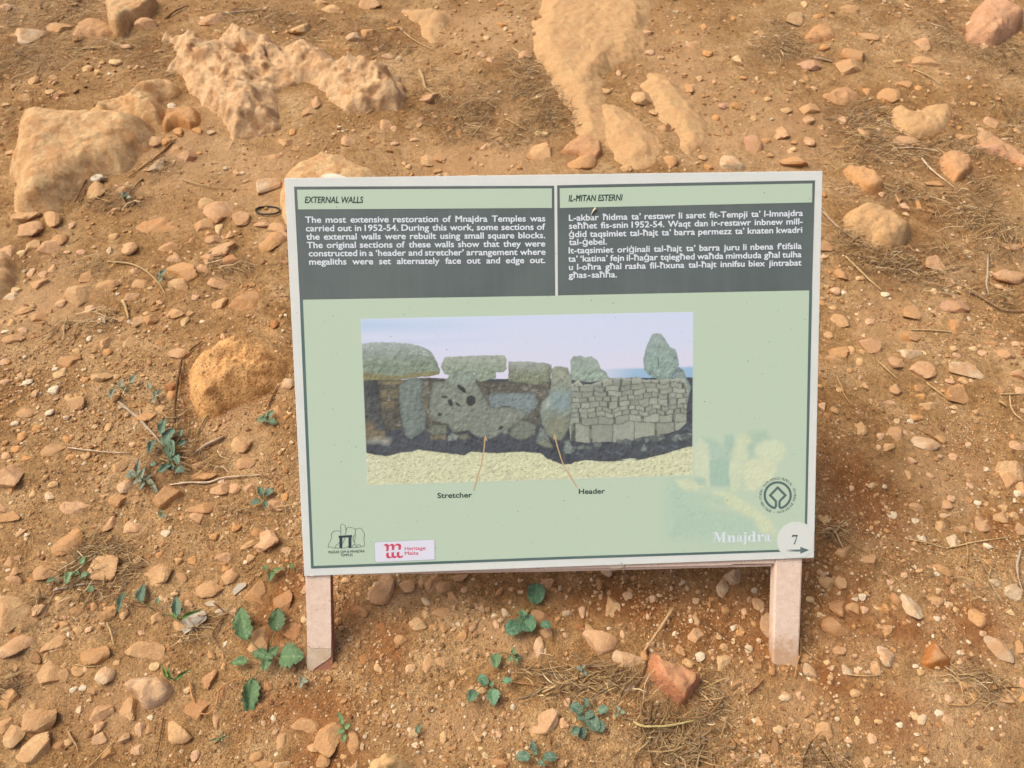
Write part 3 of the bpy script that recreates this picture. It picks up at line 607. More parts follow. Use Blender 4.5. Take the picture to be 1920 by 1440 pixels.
stones(1280, 960, 3, "805,50,55,50,0,c; 900,230,70,50,0,t; 1045,262,75,50,15,p; 810,395,85,65,10,c; 885,392,60,80,-10,t; 770,340,40,40,0,t; 875,535,90,95,30,b; 955,545,75,55,0,o; 1023,550,50,45,0,p; 1092,540,40,30,0,c; 1150,540,60,50,20,o; 850,640,130,100,5,b; 1290,535,100,130,-10,w; 1200,490,60,70,0,b; 1245,355,40,40,0,p; 1165,395,60,35,0,p; 1425,500,80,45,0,t; 1655,600,90,90,20,o; 1430,600,40,30,0,w; 1550,320,40,30,0,p; 1455,335,100,60,20,o; 1420,320,40,35,0,w; 1860,455,105,75,0,w; 1840,570,45,35,0,c; 1515,150,75,85,15,w; 1460,95,70,60,30,t; 1570,92,90,50,5,t; 1685,85,90,60,0,p; 1785,30,75,65,15,t; 1895,100,60,60,0,p; 1145,815,90,95,10,w; 1775,770,90,150,-30,g; 720,895,85,75,10,g; 925,890,55,60,0,g; 1083,880,60,60,0,c; 978,888,30,30,0,c; 880,775,70,60,0,p; 810,848,40,30,0,c; 715,490,45,35,20,c; 770,575,30,30,0,c; 1010,480,50,40,10,w; 970,493,40,25,0,w; 795,1235,100,80,0,t; 985,1180,45,50,20,c; 1065,1275,50,60,10,p; 1300,1145,45,45,0,c; 1495,1170,65,55,0,p; 1640,980,40,45,0,p; 655,1030,40,45,0,p; 970,1020,60,45,0,t; 400,1175,35,25,0,w; 1035,1400,50,50,0,p; 870,1375,70,50,0,p; 930,1290,50,30,0,p; 1310,1390,60,30,20,t; 1820,1050,80,50,0,t; 1910,950,50,90,0,p; 225,430,65,95,20,w; 270,370,120,80,0,g; 400,443,38,35,0,g; 70,700,90,70,-20,p; 160,490,40,30,0,o; 285,652,38,35,10,w; 230,760,50,45,0,t; 228,848,85,90,10,c; 100,815,60,50,0,w; 170,780,20,20,0,w; 380,830,30,35,0,p; 420,520,70,70,30,p; 470,640,80,130,-20,g; 345,560,35,45,0,p; 325,680,50,40,0,o; 40,540,25,25,0,p; 280,965,25,25,0,w; 500,885,30,30,0,c; 1555,790,35,25,0,w; 1440,440,30,25,0,c; 1880,760,60,60,0,o; 1350,150,40,30,0,w; 1720,190,60,35,0,w; 1310,50,50,35,0,w; 1180,20,60,40,0,w; 1470,20,80,30,0,p; 1860,20,60,40,0,t; 1340,900,50,40,0,t; 1610,730,30,25,0,w; 1500,520,40,30,0,c; 1330,330,45,25,0,t; 1100,1180,50,30,0,t; 1220,1200,45,30,0,w; 1440,1130,50,35,0,w; 640,1200,40,30,0,t; 1500,1050,60,40,0,p")

LM = [(598, 1255, "the foot of the left leg"), (1478, 1245, "the foot of the right leg"), (502, 394, "the black ring"), (182, 334, "the snail shell"),
      (420, 150, "the craggy pitted rock"), (130, 290, "the big rounded boulder"), (450, 700, "the orange porous rock"), (1100, 120, "the bedrock tongue"),
      (1300, 250, "the flat bedrock patch"), (1860, 45, "the pink corner rock"), (1730, 225, "the heart shaped rock"), (1645, 425, "the broad cream rock"),
      (1262, 1270, "the brick red wedge"), (275, 1300, "the pink and ochre stone"), (505, 1228, "the broad leafed weed"), (980, 1165, "the round leafed weed"),
      (315, 840, "the tall weed"), (1098, 1345, "the bottom centre weed"), (535, 340, "the top left corner of the sign"), (1541, 322, "the top right corner of the sign"),
      (1527, 1045, "the bottom right corner of the sign"), (545, 1050, "the bottom left corner of the sign"), (245, 15, "the pale top left block"),
      (810, 45, "the small bedrock patch"), (1230, 1180, "the thick leaning stick"), (1760, 1015, "the crossed straws"), (405, 903, "the white root"),
      (800, 155, "the curved root"), (140, 1085, "the bushy straw weed"), (805, 1425, "the pale rock at the bottom"), (1535, 740, "the right edge of the sign"),
      (20, 510, "the pink rock at the left edge"), (1755, 1225, "the big brown sunk stone"), (1850, 540, "the grey stalk"), (240, 580, "the short thick straw"),
      (20, 1150, "the left border low down"), (60, 1400, "the bottom left corner of the picture"), (1880, 1400, "the bottom right corner of the picture"),
      (1900, 850, "the right border halfway"), (30, 760, "the left border halfway"), (920, 1250, "the small weed by the sign's middle"), (640, 1360, "the sprig near the bottom"),
      (10, 1000, "the left border below halfway"), (1900, 1150, "the right border low down"), (960, 10, "the top border at the centre"), (1500, 60, "the top border at the right")]
DIRS = ['right of', 'below right of', 'below', 'below left of', 'left of', 'above left of', 'above', 'above right of']
def where(x, y, skip=None):
    o = sorted(LM, key=lambda q: (q[0] - x) ** 2 + (q[1] - y) ** 2)
    o = [q for q in o if q[2] != skip]
    q = o[0]
    a = int(round(math.degrees(math.atan2(y - q[1], x - q[0])) / 45)) % 8
    return DIRS[a], q[2], math.hypot(x - q[0], y - q[1])

ST.sort(key=lambda a: -a[2] * a[3])
N_IND = 296 - 26
ind = ST[:N_IND]; rest = ST[N_IND:]
desc = []
for (x, y, w, h, a, c) in ind:
    r = max(w, h) / max(1, min(w, h)); s = math.sqrt(w * h)
    size = 'large' if s > 42 else 'small' if s < 21 else 'medium'
    shape = 'long' if r > 2.0 else 'oblong' if r > 1.5 else 'blocky'
    dr, lm, dist = where(x, y)
    desc.append([f"{size} {CW[c]} {shape} stone", dr, lm, dist])
from collections import defaultdict
grp = defaultdict(list)
for i, dsc in enumerate(desc): grp[(dsc[0], dsc[1], dsc[2])].append(i)
ORD = ['nearest', 'second nearest', 'third nearest', 'fourth nearest', 'fifth nearest', 'sixth nearest']
lab = [None] * len(ind)
for k_, ids in grp.items():
    ids.sort(key=lambda i: desc[i][3])
    for n_, i in enumerate(ids):
        t = f"{k_[0]} {k_[1]} {k_[2]}"
        if len(ids) > 1:
            t += f", {ORD[min(n_, 5)]} of its kind"
        lab[i] = t

def place_shape(x, y, w, h, ang, i):
    """world centre, half sizes and rotation of a stone seen at x,y with w by h photo pixels"""
    p = g1(x, y, 0); sc, s_, c_ = scale_at(p)
    W = w / sc; q = .56
    flat = abs(math.cos(math.radians(ang)))
    D = (h / sc) / math.sqrt(s_ ** 2 * 1.0 + (q * c_) ** 2)
    H = q * min(W, D) * (0.95 + .25 * _r[i % 997])
    z0 = H * (.5 - .44)
    p = g1(x, y, z0)
    return p, np.array([W / 2, D / 2, H / 2]), -math.radians(ang)
_r = rng.random(997)

MOUND = []
STONE_GROUP = 'loose limestone pieces lying on the soil'
for i, (x, y, w, h, ang, c) in enumerate(ind):
    p, hs, rz = place_shape(x, y, w, h, ang, i)
    me = (BIG if w * h > 1500 else MID)[(i * 7) % (16 if w * h > 1500 else 24)]
    o = link(bpy.data.objects.new('stone', me))
    o.location = p
    o.scale = (hs[0] * 1.15, hs[1] * 1.15, hs[2] * 1.08)
    o.rotation_euler = ((_r[(i * 3) % 997] - .5) * .35, (_r[(i * 5) % 997] - .5) * .35, rz)
    j = 1 + (_r[(i * 11) % 997] - .5) * .16
    col = lin(*[u * .70 + v * .30 for u, v in zip(CK[c], (192, 152, 108))], .97 * j)
    MOUND.append((p[0], p[1], float(hs[:2].max()), float(hs[2])))
    o.color = (*col, 1)
    tag(o, lab[i], 'stone', STONE_GROUP)

# soil banked up against the stones that sit in it
def bank(x, y, z):
    for (mx, my, mr, mh) in MOUND:
        i0, i1 = np.searchsorted(ys, [my - 2.2 * mr, my + 2.2 * mr]); j0, j1 = np.searchsorted(xs, [mx - 2.2 * mr, mx + 2.2 * mr])
        if i1 <= i0 or j1 <= j0: continue
        X, Y = x[i0:i1, j0:j1], y[i0:i1, j0:j1]
        d = np.hypot(X - mx, Y - my) / mr
        z[i0:i1, j0:j1] += .34 * mh * np.exp(-(d / 1.25) ** 2) * (1 + .9 * fbm(X / .018, Y / .018, 23, 2))
    return z
gz2 = bank(gx, gy, gz.copy())
co = np.stack([gx, gy, gz2], -1).reshape(-1, 3).astype(np.float32)
soil.data.vertices.foreach_set('co', co.ravel()); soil.data.update()

# ---------------------------------------------------------------- the rest of the stones and the gravel, too many to count
PAL = np.array([lin(*c) for c in [(204, 166, 116), (218, 188, 142), (210, 170, 130), (196, 146, 92), (168, 120, 74), (226, 208, 172), (184, 144, 98), (196, 158, 110), (212, 176, 134), (120, 84, 54), (186, 142, 94), (176, 130, 80), (192, 148, 98)]])
def scatter(shapes, pos, hs, rz, col):
    V, F, Cc = [], [], []; off = 0
    which = rng.integers(0, len(shapes), len(pos))
    for k_, (sv, sf) in enumerate(shapes):
        m = which == k_
        if not m.any(): continue
        n = m.sum(); v = sv[None] * hs[m][:, None, :]
        c, s = np.cos(rz[m])[:, None], np.sin(rz[m])[:, None]
        vx = v[..., 0] * c - v[..., 1] * s; vy = v[..., 0] * s + v[..., 1] * c
        v = np.stack([vx, vy, v[..., 2]], -1) + pos[m][:, None, :]
        F.append((sf[None] + (np.arange(n) * len(sv))[:, None, None] + off).reshape(-1, 3))
        V.append(v.reshape(-1, 3)); Cc.append(np.repeat(col[m], len(sv), 0)); off += n * len(sv)
    return np.concatenate(V), np.concatenate(F), np.concatenate(Cc)

S2 = [stone_shape(300 + i, 2, 10, 14, .03) for i in range(14)]
S1 = [stone_shape(400 + i, 1, 8, 20, .0) for i in range(12)]
_ov = np.array([(1, 0, 0), (-1, 0, 0), (0, 1, 0), (0, -1, 0), (0, 0, 1), (0, 0, -1)], float)
_of = np.array([(0, 2, 4), (2, 1, 4), (1, 3, 4), (3, 0, 4), (2, 0, 5), (1, 2, 5), (3, 1, 5), (0, 3, 5)])
S0 = [(_ov * rng.uniform(.75, 1.25, (6, 1)) + rng.normal(0, .22, (6, 3)), _of) for _ in range(16)]
pp, hh, rr, cc = [], [], [], []
for i, (x, y, w, h, ang, c) in enumerate(rest):
    p, hs, rz = place_shape(x, y, w, h, ang, i + 300)
    pp.append(p); hh.append(hs); rr.append(rz); cc.append(lin(*CK[c]))
n = 6500                                                    # pebbles of 8 to 20 mm
px_ = rng.uniform(-1.8, 1.9, n); py_ = -0.35 + 2.75 * rng.random(n) ** 1.1
dens = .5 + .5 * fbm(px_ / .35, py_ / .35, 77, 3) * 1.8
k_ = rng.random(n) < dens; px_, py_ = px_[k_], py_[k_]; n = len(px_)
r_ = .0032 + .0075 * rng.random(n) ** 1.8
pp += list(np.stack([px_, py_, terrain(px_, py_) + r_ * .06], -1))
hh += list(np.stack([r_ * rng.uniform(.8, 1.4, n), r_ * rng.uniform(.7, 1.1, n), r_ * rng.uniform(.45, .8, n)], -1))
rr += list(rng.uniform(0, 6.28, n)); cc += list((PAL[rng.integers(0, len(PAL), n)] * .6 + .4 * np.array(lin(192, 150, 100))) * rng.uniform(.8, 1.1, n)[:, None])
n = 900                                                     # the stony ground goes on beyond the frame
px_ = rng.uniform(-2.9, 3.0, n); py_ = rng.uniform(-1.1, 3.2, n)
k_ = (np.abs(px_ + .08) > .78 + .36 * (py_ + .15)) | (py_ < -.22) | (py_ > 2.35); px_, py_ = px_[k_], py_[k_]; n = len(px_)
r_ = .008 + .022 * rng.random(n) ** 2.5
pp += list(np.stack([px_, py_, terrain(px_, py_) + r_ * .04], -1))
hh += list(np.stack([r_ * rng.uniform(.9, 1.4, n), r_ * rng.uniform(.7, 1.1, n), r_ * rng.uniform(.45, .75, n)], -1))
rr += list(rng.uniform(0, 6.28, n)); cc += list((PAL[rng.integers(0, 9, n)] * .65 + .35 * np.array(lin(204, 168, 128))) * rng.uniform(.85, 1.1, n)[:, None])
V, F, Cc = scatter(S2, np.array(pp), np.array(hh), np.array(rr), np.array(cc))
g = obj('pebbles', V, F, M_GRAV, smooth=False, cols=Cc)
tag(g, 'small rounded pebbles scattered over the whole patch of earth', 'pebbles', kind='stuff')

def grains(n, r0, r1, ymax, seedn, pw=1.5, thr=.42):
    x = rng.uniform(-1.5, 1.6, n); y = -0.33 + (ymax + .33) * rng.random(n) ** pw
    a = fbm(x / .16, y / .16, seedn, 3)
    k = rng.random(n) < np.clip(thr + 1.2 * a, .08, 1)
    x, y = x[k], y[k]; m = len(x)
    r = r0 + (r1 - r0) * rng.random(m) ** 2.2
    pos = np.stack([x, y, terrain(x, y) + r * .25], -1)
    hs = np.stack([r * rng.uniform(.8, 1.4, m), r * rng.uniform(.7, 1.1, m), r * rng.uniform(.5, .9, m)], -1)
    return pos, hs, rng.uniform(0, 6.28, m), PAL[rng.integers(0, len(PAL), m)] * rng.uniform(.72, 1.12, m)[:, None]
A = [grains(26000, .0019, .0046, 1.0, 91), grains(9000, .003, .0056, 2.3, 92, 1.0, .3)]
V, F, Cc = scatter(S1, *[np.concatenate([a[i] for a in A]) for i in range(4)])
g = obj('gravel', V, F, M_GRAV, smooth=False, cols=Cc)
tag(g, 'tan and cream gravel covering the earth between the stones', 'gravel', kind='stuff')
A = [grains(190000, .0009, .0024, .8, 93, 1.35, .6), grains(36000, .0016, .0030, 2.3, 94, 1.1, .4)]
EARTH = np.array([lin(*c) for c in [(188, 146, 96), (170, 124, 76), (152, 106, 62), (204, 168, 120), (212, 180, 134), (124, 86, 54), (222, 200, 160), (180, 136, 86)]])
for i_ in range(2):
    q_ = A[i_]; A[i_] = (q_[0], q_[1], q_[2], EARTH[rng.integers(0, 8, len(q_[0]))] * rng.uniform(.75, 1.1, len(q_[0]))[:, None])
V, F, Cc = scatter(S0, *[np.concatenate([a[i] for a in A]) for i in range(4)])
g = obj('grit', V, F, M_GRAV, smooth=False, cols=Cc)
tag(g, 'fine grit and earth crumbs strewn over the whole ground', 'grit', kind='stuff')
# ---------------------------------------------------------------- dry straw lying in mats
STRAW = np.array([lin(*c) for c in [(200, 168, 116), (176, 144, 100), (160, 138, 108), (130, 98, 62), (222, 198, 152), (96, 70, 46)]])
def straw_patch(label, spots, seed, seg=4):
    r = np.random.default_rng(seed)
    V, F, Cc = [], [], []; off = 0
    for (px, py, rx, ry, n) in spots:
        c = g1(px, py); sc, s_, c_ = scale_at(c)
        ax, ay = rx / sc, ry / sc / s_
        a = r.uniform(0, 6.28, n); q = r.random(n) ** .6 * r.choice([1, 1, 1.35], n)
        x = c[0] + ax * q * np.cos(a); y = c[1] + ay * q * np.sin(a)
        L = .010 + .06 * r.random(n) ** 1.8; gth = r.uniform(-.5, 1.1); th = r.normal(gth, .6, n) + (r.random(n) < .3) * r.uniform(0, 3, n); bend = r.normal(0, .35, n) + (r.random(n) < .2) * r.normal(0, 1.2, n)
        rad = .00034 + .0008 * r.random(n) ** 2.5
        ss = np.linspace(-.5, .5, seg)
        ang = th[:, None] + bend[:, None] * ss[None]
        X = x[:, None] + L[:, None] * ss[None] * np.cos(ang); Y = y[:, None] + L[:, None] * ss[None] * np.sin(ang)
        lift = r.uniform(.001, .010, n)[:, None] + r.uniform(-.004, .008, n)[:, None] * ss[None] * 2 + .004 * r.random(n)[:, None] * (1 - 4 * ss[None] ** 2)
        Z = terrain(X, Y) + np.maximum(lift, .0004)
        P = np.stack([X, Y, Z], -1)
        T = np.gradient(P, axis=1); T /= np.linalg.norm(T, axis=2)[..., None] + 1e-9
        A = np.cross(T, np.array([0.05, 0.02, 1.0])); A /= np.linalg.norm(A, axis=2)[..., None] + 1e-9
        B = np.cross(T, A)
        tp = (1 - .5 * np.abs(ss * 2) ** 3)[None, :, None]
        ring = [P + rad[:, None, None] * tp * (math.cos(k) * A + math.sin(k) * B) for k in (0, 2.094, 4.189)]
        W = np.stack(ring, 2)                       # n, seg, 3, 3
        base = (np.arange(n) * seg * 3)[:, None, None] + off
        j = np.arange(seg - 1)[None, :, None] * 3; k = np.arange(3)[None, None, :]; k2 = (k + 1) % 3
        F.append(np.stack([base + j + k, base + j + k2, base + j + 3 + k2, base + j + 3 + k], -1).reshape(-1, 4))
        V.append(W.reshape(-1, 3)); col = STRAW[r.choice(6, n, p=[.28, .24, .18, .12, .1, .08])] * r.uniform(.75, 1.1, n)[:, None]
        Cc.append(np.repeat(col, seg * 3, 0)); off += n * seg * 3
    o = obj('dry_grass', np.concatenate(V), np.concatenate(F), M_STRAW, cols=np.concatenate(Cc))
    tag(o, label, 'dry grass', kind='stuff')

straw_patch('matted dry straw filling the top left corner', [(60, 60, 110, 60, 620), (40, 115, 60, 30, 200), (150, 30, 90, 30, 160), (20, 20, 40, 40, 120), (130, 100, 70, 25, 130)], 1)
straw_patch('dark dry stalks between the big boulder and the pitted crag', [(270, 95, 60, 30, 170), (300, 125, 40, 22, 110), (230, 75, 60, 12, 60), (20, 225, 30, 40, 90)], 2)
straw_patch('thin straw behind the pitted crag at the top', [(460, 25, 60, 18, 160), (520, 40, 50, 14, 110), (590, 60, 40, 20, 100), (690, 60, 60, 22, 150), (720, 95, 45, 14, 90)], 3)
straw_patch('loose straw right of the pitted crag around the curved root', [(800, 175, 45, 45, 150), (905, 170, 40, 30, 150), (865, 220, 55, 32, 240), (870, 250, 45, 18, 120)], 4)
straw_patch('grey straw drifted against the left side of the bedrock tongue', [(975, 120, 35, 22, 150), (985, 155, 35, 32, 200), (1020, 190, 42, 28, 200), (1040, 225, 45, 24, 170), (985, 245, 55, 20, 170), (960, 270, 40, 14, 80)], 5)
straw_patch('small tuft of grey straw near the top right', [(1465, 75, 45, 28, 170), (1500, 100, 45, 18, 120), (1430, 100, 30, 14, 50)], 6)
straw_patch('dense straw left of the pink corner rock', [(1780, 45, 42, 45, 240), (1770, 70, 50, 25, 140), (1640, 10, 60, 12, 60)], 7)
straw_patch('frayed pale straw under the pink corner rock', [(1880, 110, 50, 26, 260), (1830, 90, 60, 16, 130), (1900, 85, 30, 18, 90)], 8)
straw_patch('long brown straw left of the heart shaped rock', [(1630, 215, 48, 22, 220), (1600, 245, 45, 30, 170), (1660, 265, 60, 26, 230), (1700, 295, 80, 22, 230), (1600, 300, 55, 26, 140)], 9)
straw_patch('straw band under the heart shaped rock towards the right border', [(1790, 275, 60, 18, 150), (1850, 290, 45, 14, 90), (1895, 215, 35, 24, 120), (1900, 250, 30, 18, 50)], 10)
straw_patch('scattered straw left and below the ochre wedge of rock', [(1600, 350, 40, 14, 60), (1690, 360, 50, 16, 120), (1790, 390, 45, 32, 160), (1850, 355, 40, 24, 130), (1850, 420, 50, 25, 120)], 11)
straw_patch('thick twisted straw under the broad cream rock', [(1600, 470, 50, 28, 170), (1660, 490, 50, 20, 200), (1720, 510, 60, 22, 200), (1800, 480, 70, 28, 160), (1580, 430, 22, 40, 70), (1780, 540, 55, 16, 90)], 12)
straw_patch('straw at the right border level with the sign text', [(1870, 440, 45, 35, 200), (1880, 560, 30, 18, 70)], 13)
straw_patch('wispy straw caught among stones left of the sign', [(170, 500, 45, 22, 80), (440, 505, 40, 22, 90), (410, 490, 30, 15, 50), (190, 600, 40, 16, 60), (120, 620, 30, 14, 40)], 14)
straw_patch('dark wiry straw under the shell beside the big boulder', [(235, 370, 40, 16, 90), (190, 385, 30, 9, 40), (305, 320, 35, 16, 80), (140, 375, 25, 9, 30)], 15)
straw_patch('brown dead stalks around the tall weed', [(320, 830, 35, 50, 110), (350, 860, 30, 22, 60), (330, 780, 16, 30, 40), (400, 870, 30, 14, 30)], 16)
straw_patch('straw nest behind the cream stone at lower left', [(200, 1035, 50, 16, 130), (230, 1070, 34, 22, 90), (150, 1075, 40, 22, 80), (190, 1110, 60, 16, 60), (170, 1030, 30, 24, 50)], 17)
straw_patch('tangled straw below the brick red wedge', [(1215, 1330, 44, 54, 90), (1270, 1370, 66, 38, 150), (1330, 1330, 34, 44, 70), (1240, 1410, 74, 34, 130), (1310, 1420, 60, 28, 80), (1330, 1290, 20, 34, 30)], 18)
straw_patch('thin straw strewn over the soil left of the brick red wedge', [(1060, 1260, 80, 25, 110), (1110, 1290, 60, 22, 90), (1160, 1270, 35, 22, 60), (1040, 1300, 50, 16, 40)], 19)
straw_patch('pale crumbled straw in the lower right', [(1850, 1290, 36, 30, 70), (1800, 1270, 30, 14, 30), (1550, 1420, 50, 20, 70), (1560, 1000, 22, 14, 50), (1835, 1080, 40, 30, 30)], 20)
straw_patch('short straw near the left border low down', [(15, 1290, 24, 22, 50), (70, 1130, 30, 12, 30), (480, 960, 60, 14, 40), (370, 1180, 40, 22, 40)], 21)

# ---------------------------------------------------------------- single twigs, stalks and roots
TW = mat_rock('dead_wood', True, dust=.1, stain=.1)
def twig(label, pts, wpx, col, cat='twig', name=None, lift=.004, kink=.6, ends=(.9, .5)):
    p = resample(pts, max(6, 5 * len(pts)))
    n = len(p); r = np.random.default_rng(abs(hash(label)) % 1000 if False else int(sum(map(ord, label))))
    p = p + np.cumsum(r.normal(0, kink * .35, p.shape), 0) * np.sin(np.linspace(0, math.pi, n))[:, None]
    w = ground(p[:, 0], p[:, 1], lift)
    z = w[:, 2] + lift * .6 * np.sin(np.linspace(0, math.pi, n)) * r.random()
    w[:, 2] = z
    sc, _, _ = scale_at(w[n // 2])
    rad = wpx / sc / 2 * np.interp(np.linspace(0, 1, n), [0, .1, .5, 1], [ends[0] * .8, 1, .95, ends[1]]) * (1 + .12 * r.normal(size=n))
    o0 = w[0].copy()
    v, f = tube(w - o0, rad, 6)
    o = obj(name or 'twig', v, f, TW, smooth=True); o.location = o0
    o.color = (*lin(*col, .95), 1)
    tag(o, label, cat)
    return o
STRW, GREY, BRN, DRK, PALE = (206, 176, 124), (186, 168, 140), (142, 104, 64), (96, 70, 48), (222, 200, 166)
twig('thick greyish stick slanting down to the tall weed', [(222, 753), (245, 772), (267, 790), (290, 815), (308, 838)], 6, GREY)
twig('small side twig forking off the greyish stick', [(262, 768), (270, 795), (276, 806)], 3.5, GREY)
twig('straight greyish stick right of the tall weed', [(420, 818), (383, 837), (358, 855)], 6, GREY)
twig('white wavy root between the orange stone and the sign', [(318, 909), (357, 905), (393, 905), (417, 897), (453, 893), (491, 890)], 4.5, PALE, 'root', 'root')
twig('fine tail of brown root bending down from the white root', [(491, 890), (505, 897), (516, 908)], 2.2, BRN, 'root', 'root')
twig('pale straw pointing at the tall weed from the left', [(127, 839), (167, 845), (205, 848), (245, 849)], 3, PALE, 'straw', 'straw')
twig('dark grey stem running down beside the orange porous rock', [(341, 672), (337, 700), (331, 740), (328, 793)], 4.5, DRK, lift=.008)
twig('second dark stem hugging the one beside the porous rock', [(336, 690), (333, 730), (324, 800)], 3.5, (110, 84, 60), lift=.006)
twig('dark bent twig leaning on the top of the dark grey stem', [(379, 640), (360, 655), (343, 673)], 3.5, DRK)
twig('orange brown stalk under the porous rock next to the sign', [(520, 724), (510, 745), (500, 768)], 3.5, BRN)
twig('red-brown stalk standing among the dead stalks', [(344, 752), (346, 780), (349, 806)], 3, (156, 96, 60))
twig('long arched straw in the stones left of the text', [(200, 490), (247, 495), (277, 510), (300, 533), (311, 554)], 3.5, (196, 166, 118), 'straw', 'straw')
twig('short thick straw standing left of the porous rock', [(231, 563), (236, 580), (241, 598)], 6, STRW, 'straw', 'straw')
twig('green stem rising from the dust below the porous rock', [(403, 768), (385, 785), (370, 812), (360, 842)], 2.6, (120, 112, 66))
twig('dark twig leaning past the snail shell', [(182, 302), (168, 330), (158, 345), (140, 380)], 4, DRK, lift=.012)
twig('brown twig crossing the soil right of the big boulder', [(327, 262), (312, 278), (300, 290), (273, 310), (240, 333)], 4, BRN)
twig('dark thin twig right of the shell stone', [(268, 335), (255, 350), (242, 366)], 2.8, DRK)
twig('fine straw lying in front of the small rocks above the ring', [(340, 335), (360, 343), (400, 350), (463, 355)], 2.2, STRW, 'straw', 'straw')
twig('fine straw across the toe of the big boulder', [(50, 388), (80, 392), (123, 404)], 2.5, STRW, 'straw', 'straw')
twig('yellow straw on the dust beneath the pale top left block', [(153, 92), (180, 90), (213, 87)], 3.5, STRW, 'straw', 'straw')
twig('long dark straw at the top left of the pitted crag', [(310, 35), (330, 22), (352, 10)], 3, DRK)
twig('grey straw lying along the top of the pitted crag', [(412, 27), (450, 21), (492, 17)], 2.6, GREY, 'straw', 'straw')
twig('curved grey root right of the pitted crag', [(786, 131), (793, 147), (798, 163), (808, 172), (822, 181)], 6, (190, 160, 118), 'root', 'root', lift=.007)
twig('slanting straw below the small bedrock patch', [(757, 60), (780, 78), (813, 94)], 2.4, STRW, 'straw', 'straw')
twig('straight straw in the centre above the sign', [(948, 223), (968, 233), (988, 244)], 3, (196, 168, 120), 'straw', 'straw')
twig('short straw pointing up in the centre above the sign', [(908, 228), (896, 243), (882, 259)], 2.6, STRW, 'straw', 'straw')
twig('arched pale straw left of the pointed tan rock', [(1728, 296), (1740, 312), (1757, 328), (1789, 351)], 3.5, PALE, 'straw', 'straw')
twig('straight pale straw running into the pointed tan rock', [(1673, 279), (1715, 277), (1762, 284)], 3, PALE, 'straw', 'straw')
twig('thick grey stick by the mauve stone near the top right', [(1520, 108), (1540, 111), (1563, 117)], 6, (170, 144, 112))
twig('light straw above the heart shaped rock', [(1713, 130), (1740, 143), (1768, 160)], 2.4, STRW, 'straw', 'straw')
twig('left of two long stalks by the upper right of the sign', [(1541, 385), (1556, 410), (1580, 434), (1603, 450), (1640, 468)], 4, (168, 138, 96), 'straw', 'straw')
twig('right of two long stalks by the upper right of the sign', [(1541, 395), (1570, 425), (1600, 446), (1632, 466)], 3.2, GREY, 'straw', 'straw')
twig('long tan stalk crossing the straw under the cream rock', [(1585, 480), (1605, 500), (1628, 522), (1653, 544)], 4, STRW, 'straw', 'straw')
twig('thin straw above the cluster of tan stones', [(1707, 618), (1745, 619), (1783, 623), (1827, 627)], 2.8, STRW, 'straw', 'straw')
twig('bent straw beside the right edge of the sign', [(1568, 703), (1578, 725), (1585, 742), (1600, 763)], 3.2, (188, 152, 98), 'straw', 'straw')
twig('short straw touching two round stones right of the sign', [(1647, 678), (1663, 693), (1684, 711)], 3, STRW, 'straw', 'straw')
twig('straight straw below the whitish long stone', [(1737, 717), (1757, 734), (1783, 752)], 3, STRW, 'straw', 'straw')
twig('grey upright stalk near the right border', [(1852, 478), (1850, 510), (1848, 535), (1854, 553)], 4, GREY, lift=.01)
twig('grey twig reaching the right border at text height', [(1810, 543), (1835, 556), (1860, 572), (1882, 583), (1925, 584)], 4.5, (150, 122, 92))
twig('angled straw at the right border level with the picture', [(1893, 741), (1896, 762), (1906, 777), (1922, 791)], 3.2, STRW, 'straw', 'straw')
twig('flat straw above the angled straw at the right border', [(1875, 739), (1900, 739), (1925, 738)], 3, STRW, 'straw', 'straw')
twig('stubby straw left of the angled straw', [(1873, 752), (1880, 757), (1889, 763)], 5, (200, 164, 110), 'straw', 'straw')
twig('brown stalk above the whitish flat stone', [(1730, 808), (1752, 822), (1777, 838)], 2.8, (184, 132, 80), 'straw', 'straw')
twig('thick leaning stick under the sign', [(1263, 1139), (1248, 1163), (1230, 1190), (1207, 1222)], 7, (196, 160, 112), lift=.012, kink=.3)
twig('dark root passing beneath the thick leaning stick', [(1213, 1215), (1212, 1240), (1205, 1265), (1192, 1292)], 4, DRK, 'root', 'root')
twig('upper of two parallel straws in front of the sign', [(1017, 1298), (1050, 1283), (1085, 1270), (1135, 1256)], 5, STRW, 'straw', 'straw', kink=.2)
twig('lower of two parallel straws in front of the sign', [(1022, 1303), (1060, 1290), (1100, 1275), (1128, 1263)], 3.6, (186, 150, 96), 'straw', 'straw', kink=.2)
twig('thin red-brown straw left of the two parallel straws', [(955, 1277), (990, 1282), (1035, 1289)], 2.6, (186, 132, 84), 'straw', 'straw')
twig('upright wiry stalk above the small pink triangle stone', [(1025, 1317), (1030, 1340), (1030, 1370), (1033, 1408)], 2.6, (150, 116, 76), 'straw', 'straw')
twig('brown tapering twig under the bottom centre weed', [(1087, 1383), (1098, 1397), (1113, 1416)], 5, (150, 112, 84))
twig('thick pale yellow straw curving out of the tangle', [(1187, 1353), (1205, 1362), (1240, 1363), (1280, 1357), (1325, 1344)], 5, (204, 184, 122), 'straw', 'straw', lift=.012)
twig('arched dark stalk over the tangle of straw', [(1360, 1300), (1345, 1325), (1320, 1345), (1280, 1348), (1230, 1343)], 4, (140, 108, 70), 'straw', 'straw', lift=.012)
twig('pale hoop of straw over the brick red wedge', [(1242, 1248), (1222, 1262), (1208, 1285), (1205, 1320)], 2.6, (204, 170, 130), 'straw', 'straw', lift=.016)
twig('thin curved root right of the right leg', [(1530, 1113), (1540, 1130), (1550, 1145), (1565, 1153)], 3, (176, 124, 70), 'root', 'root')
twig('left arm of the crossed straws at the right', [(1697, 1010), (1735, 1018), (1773, 1028)], 2.8, STRW, 'straw', 'straw')
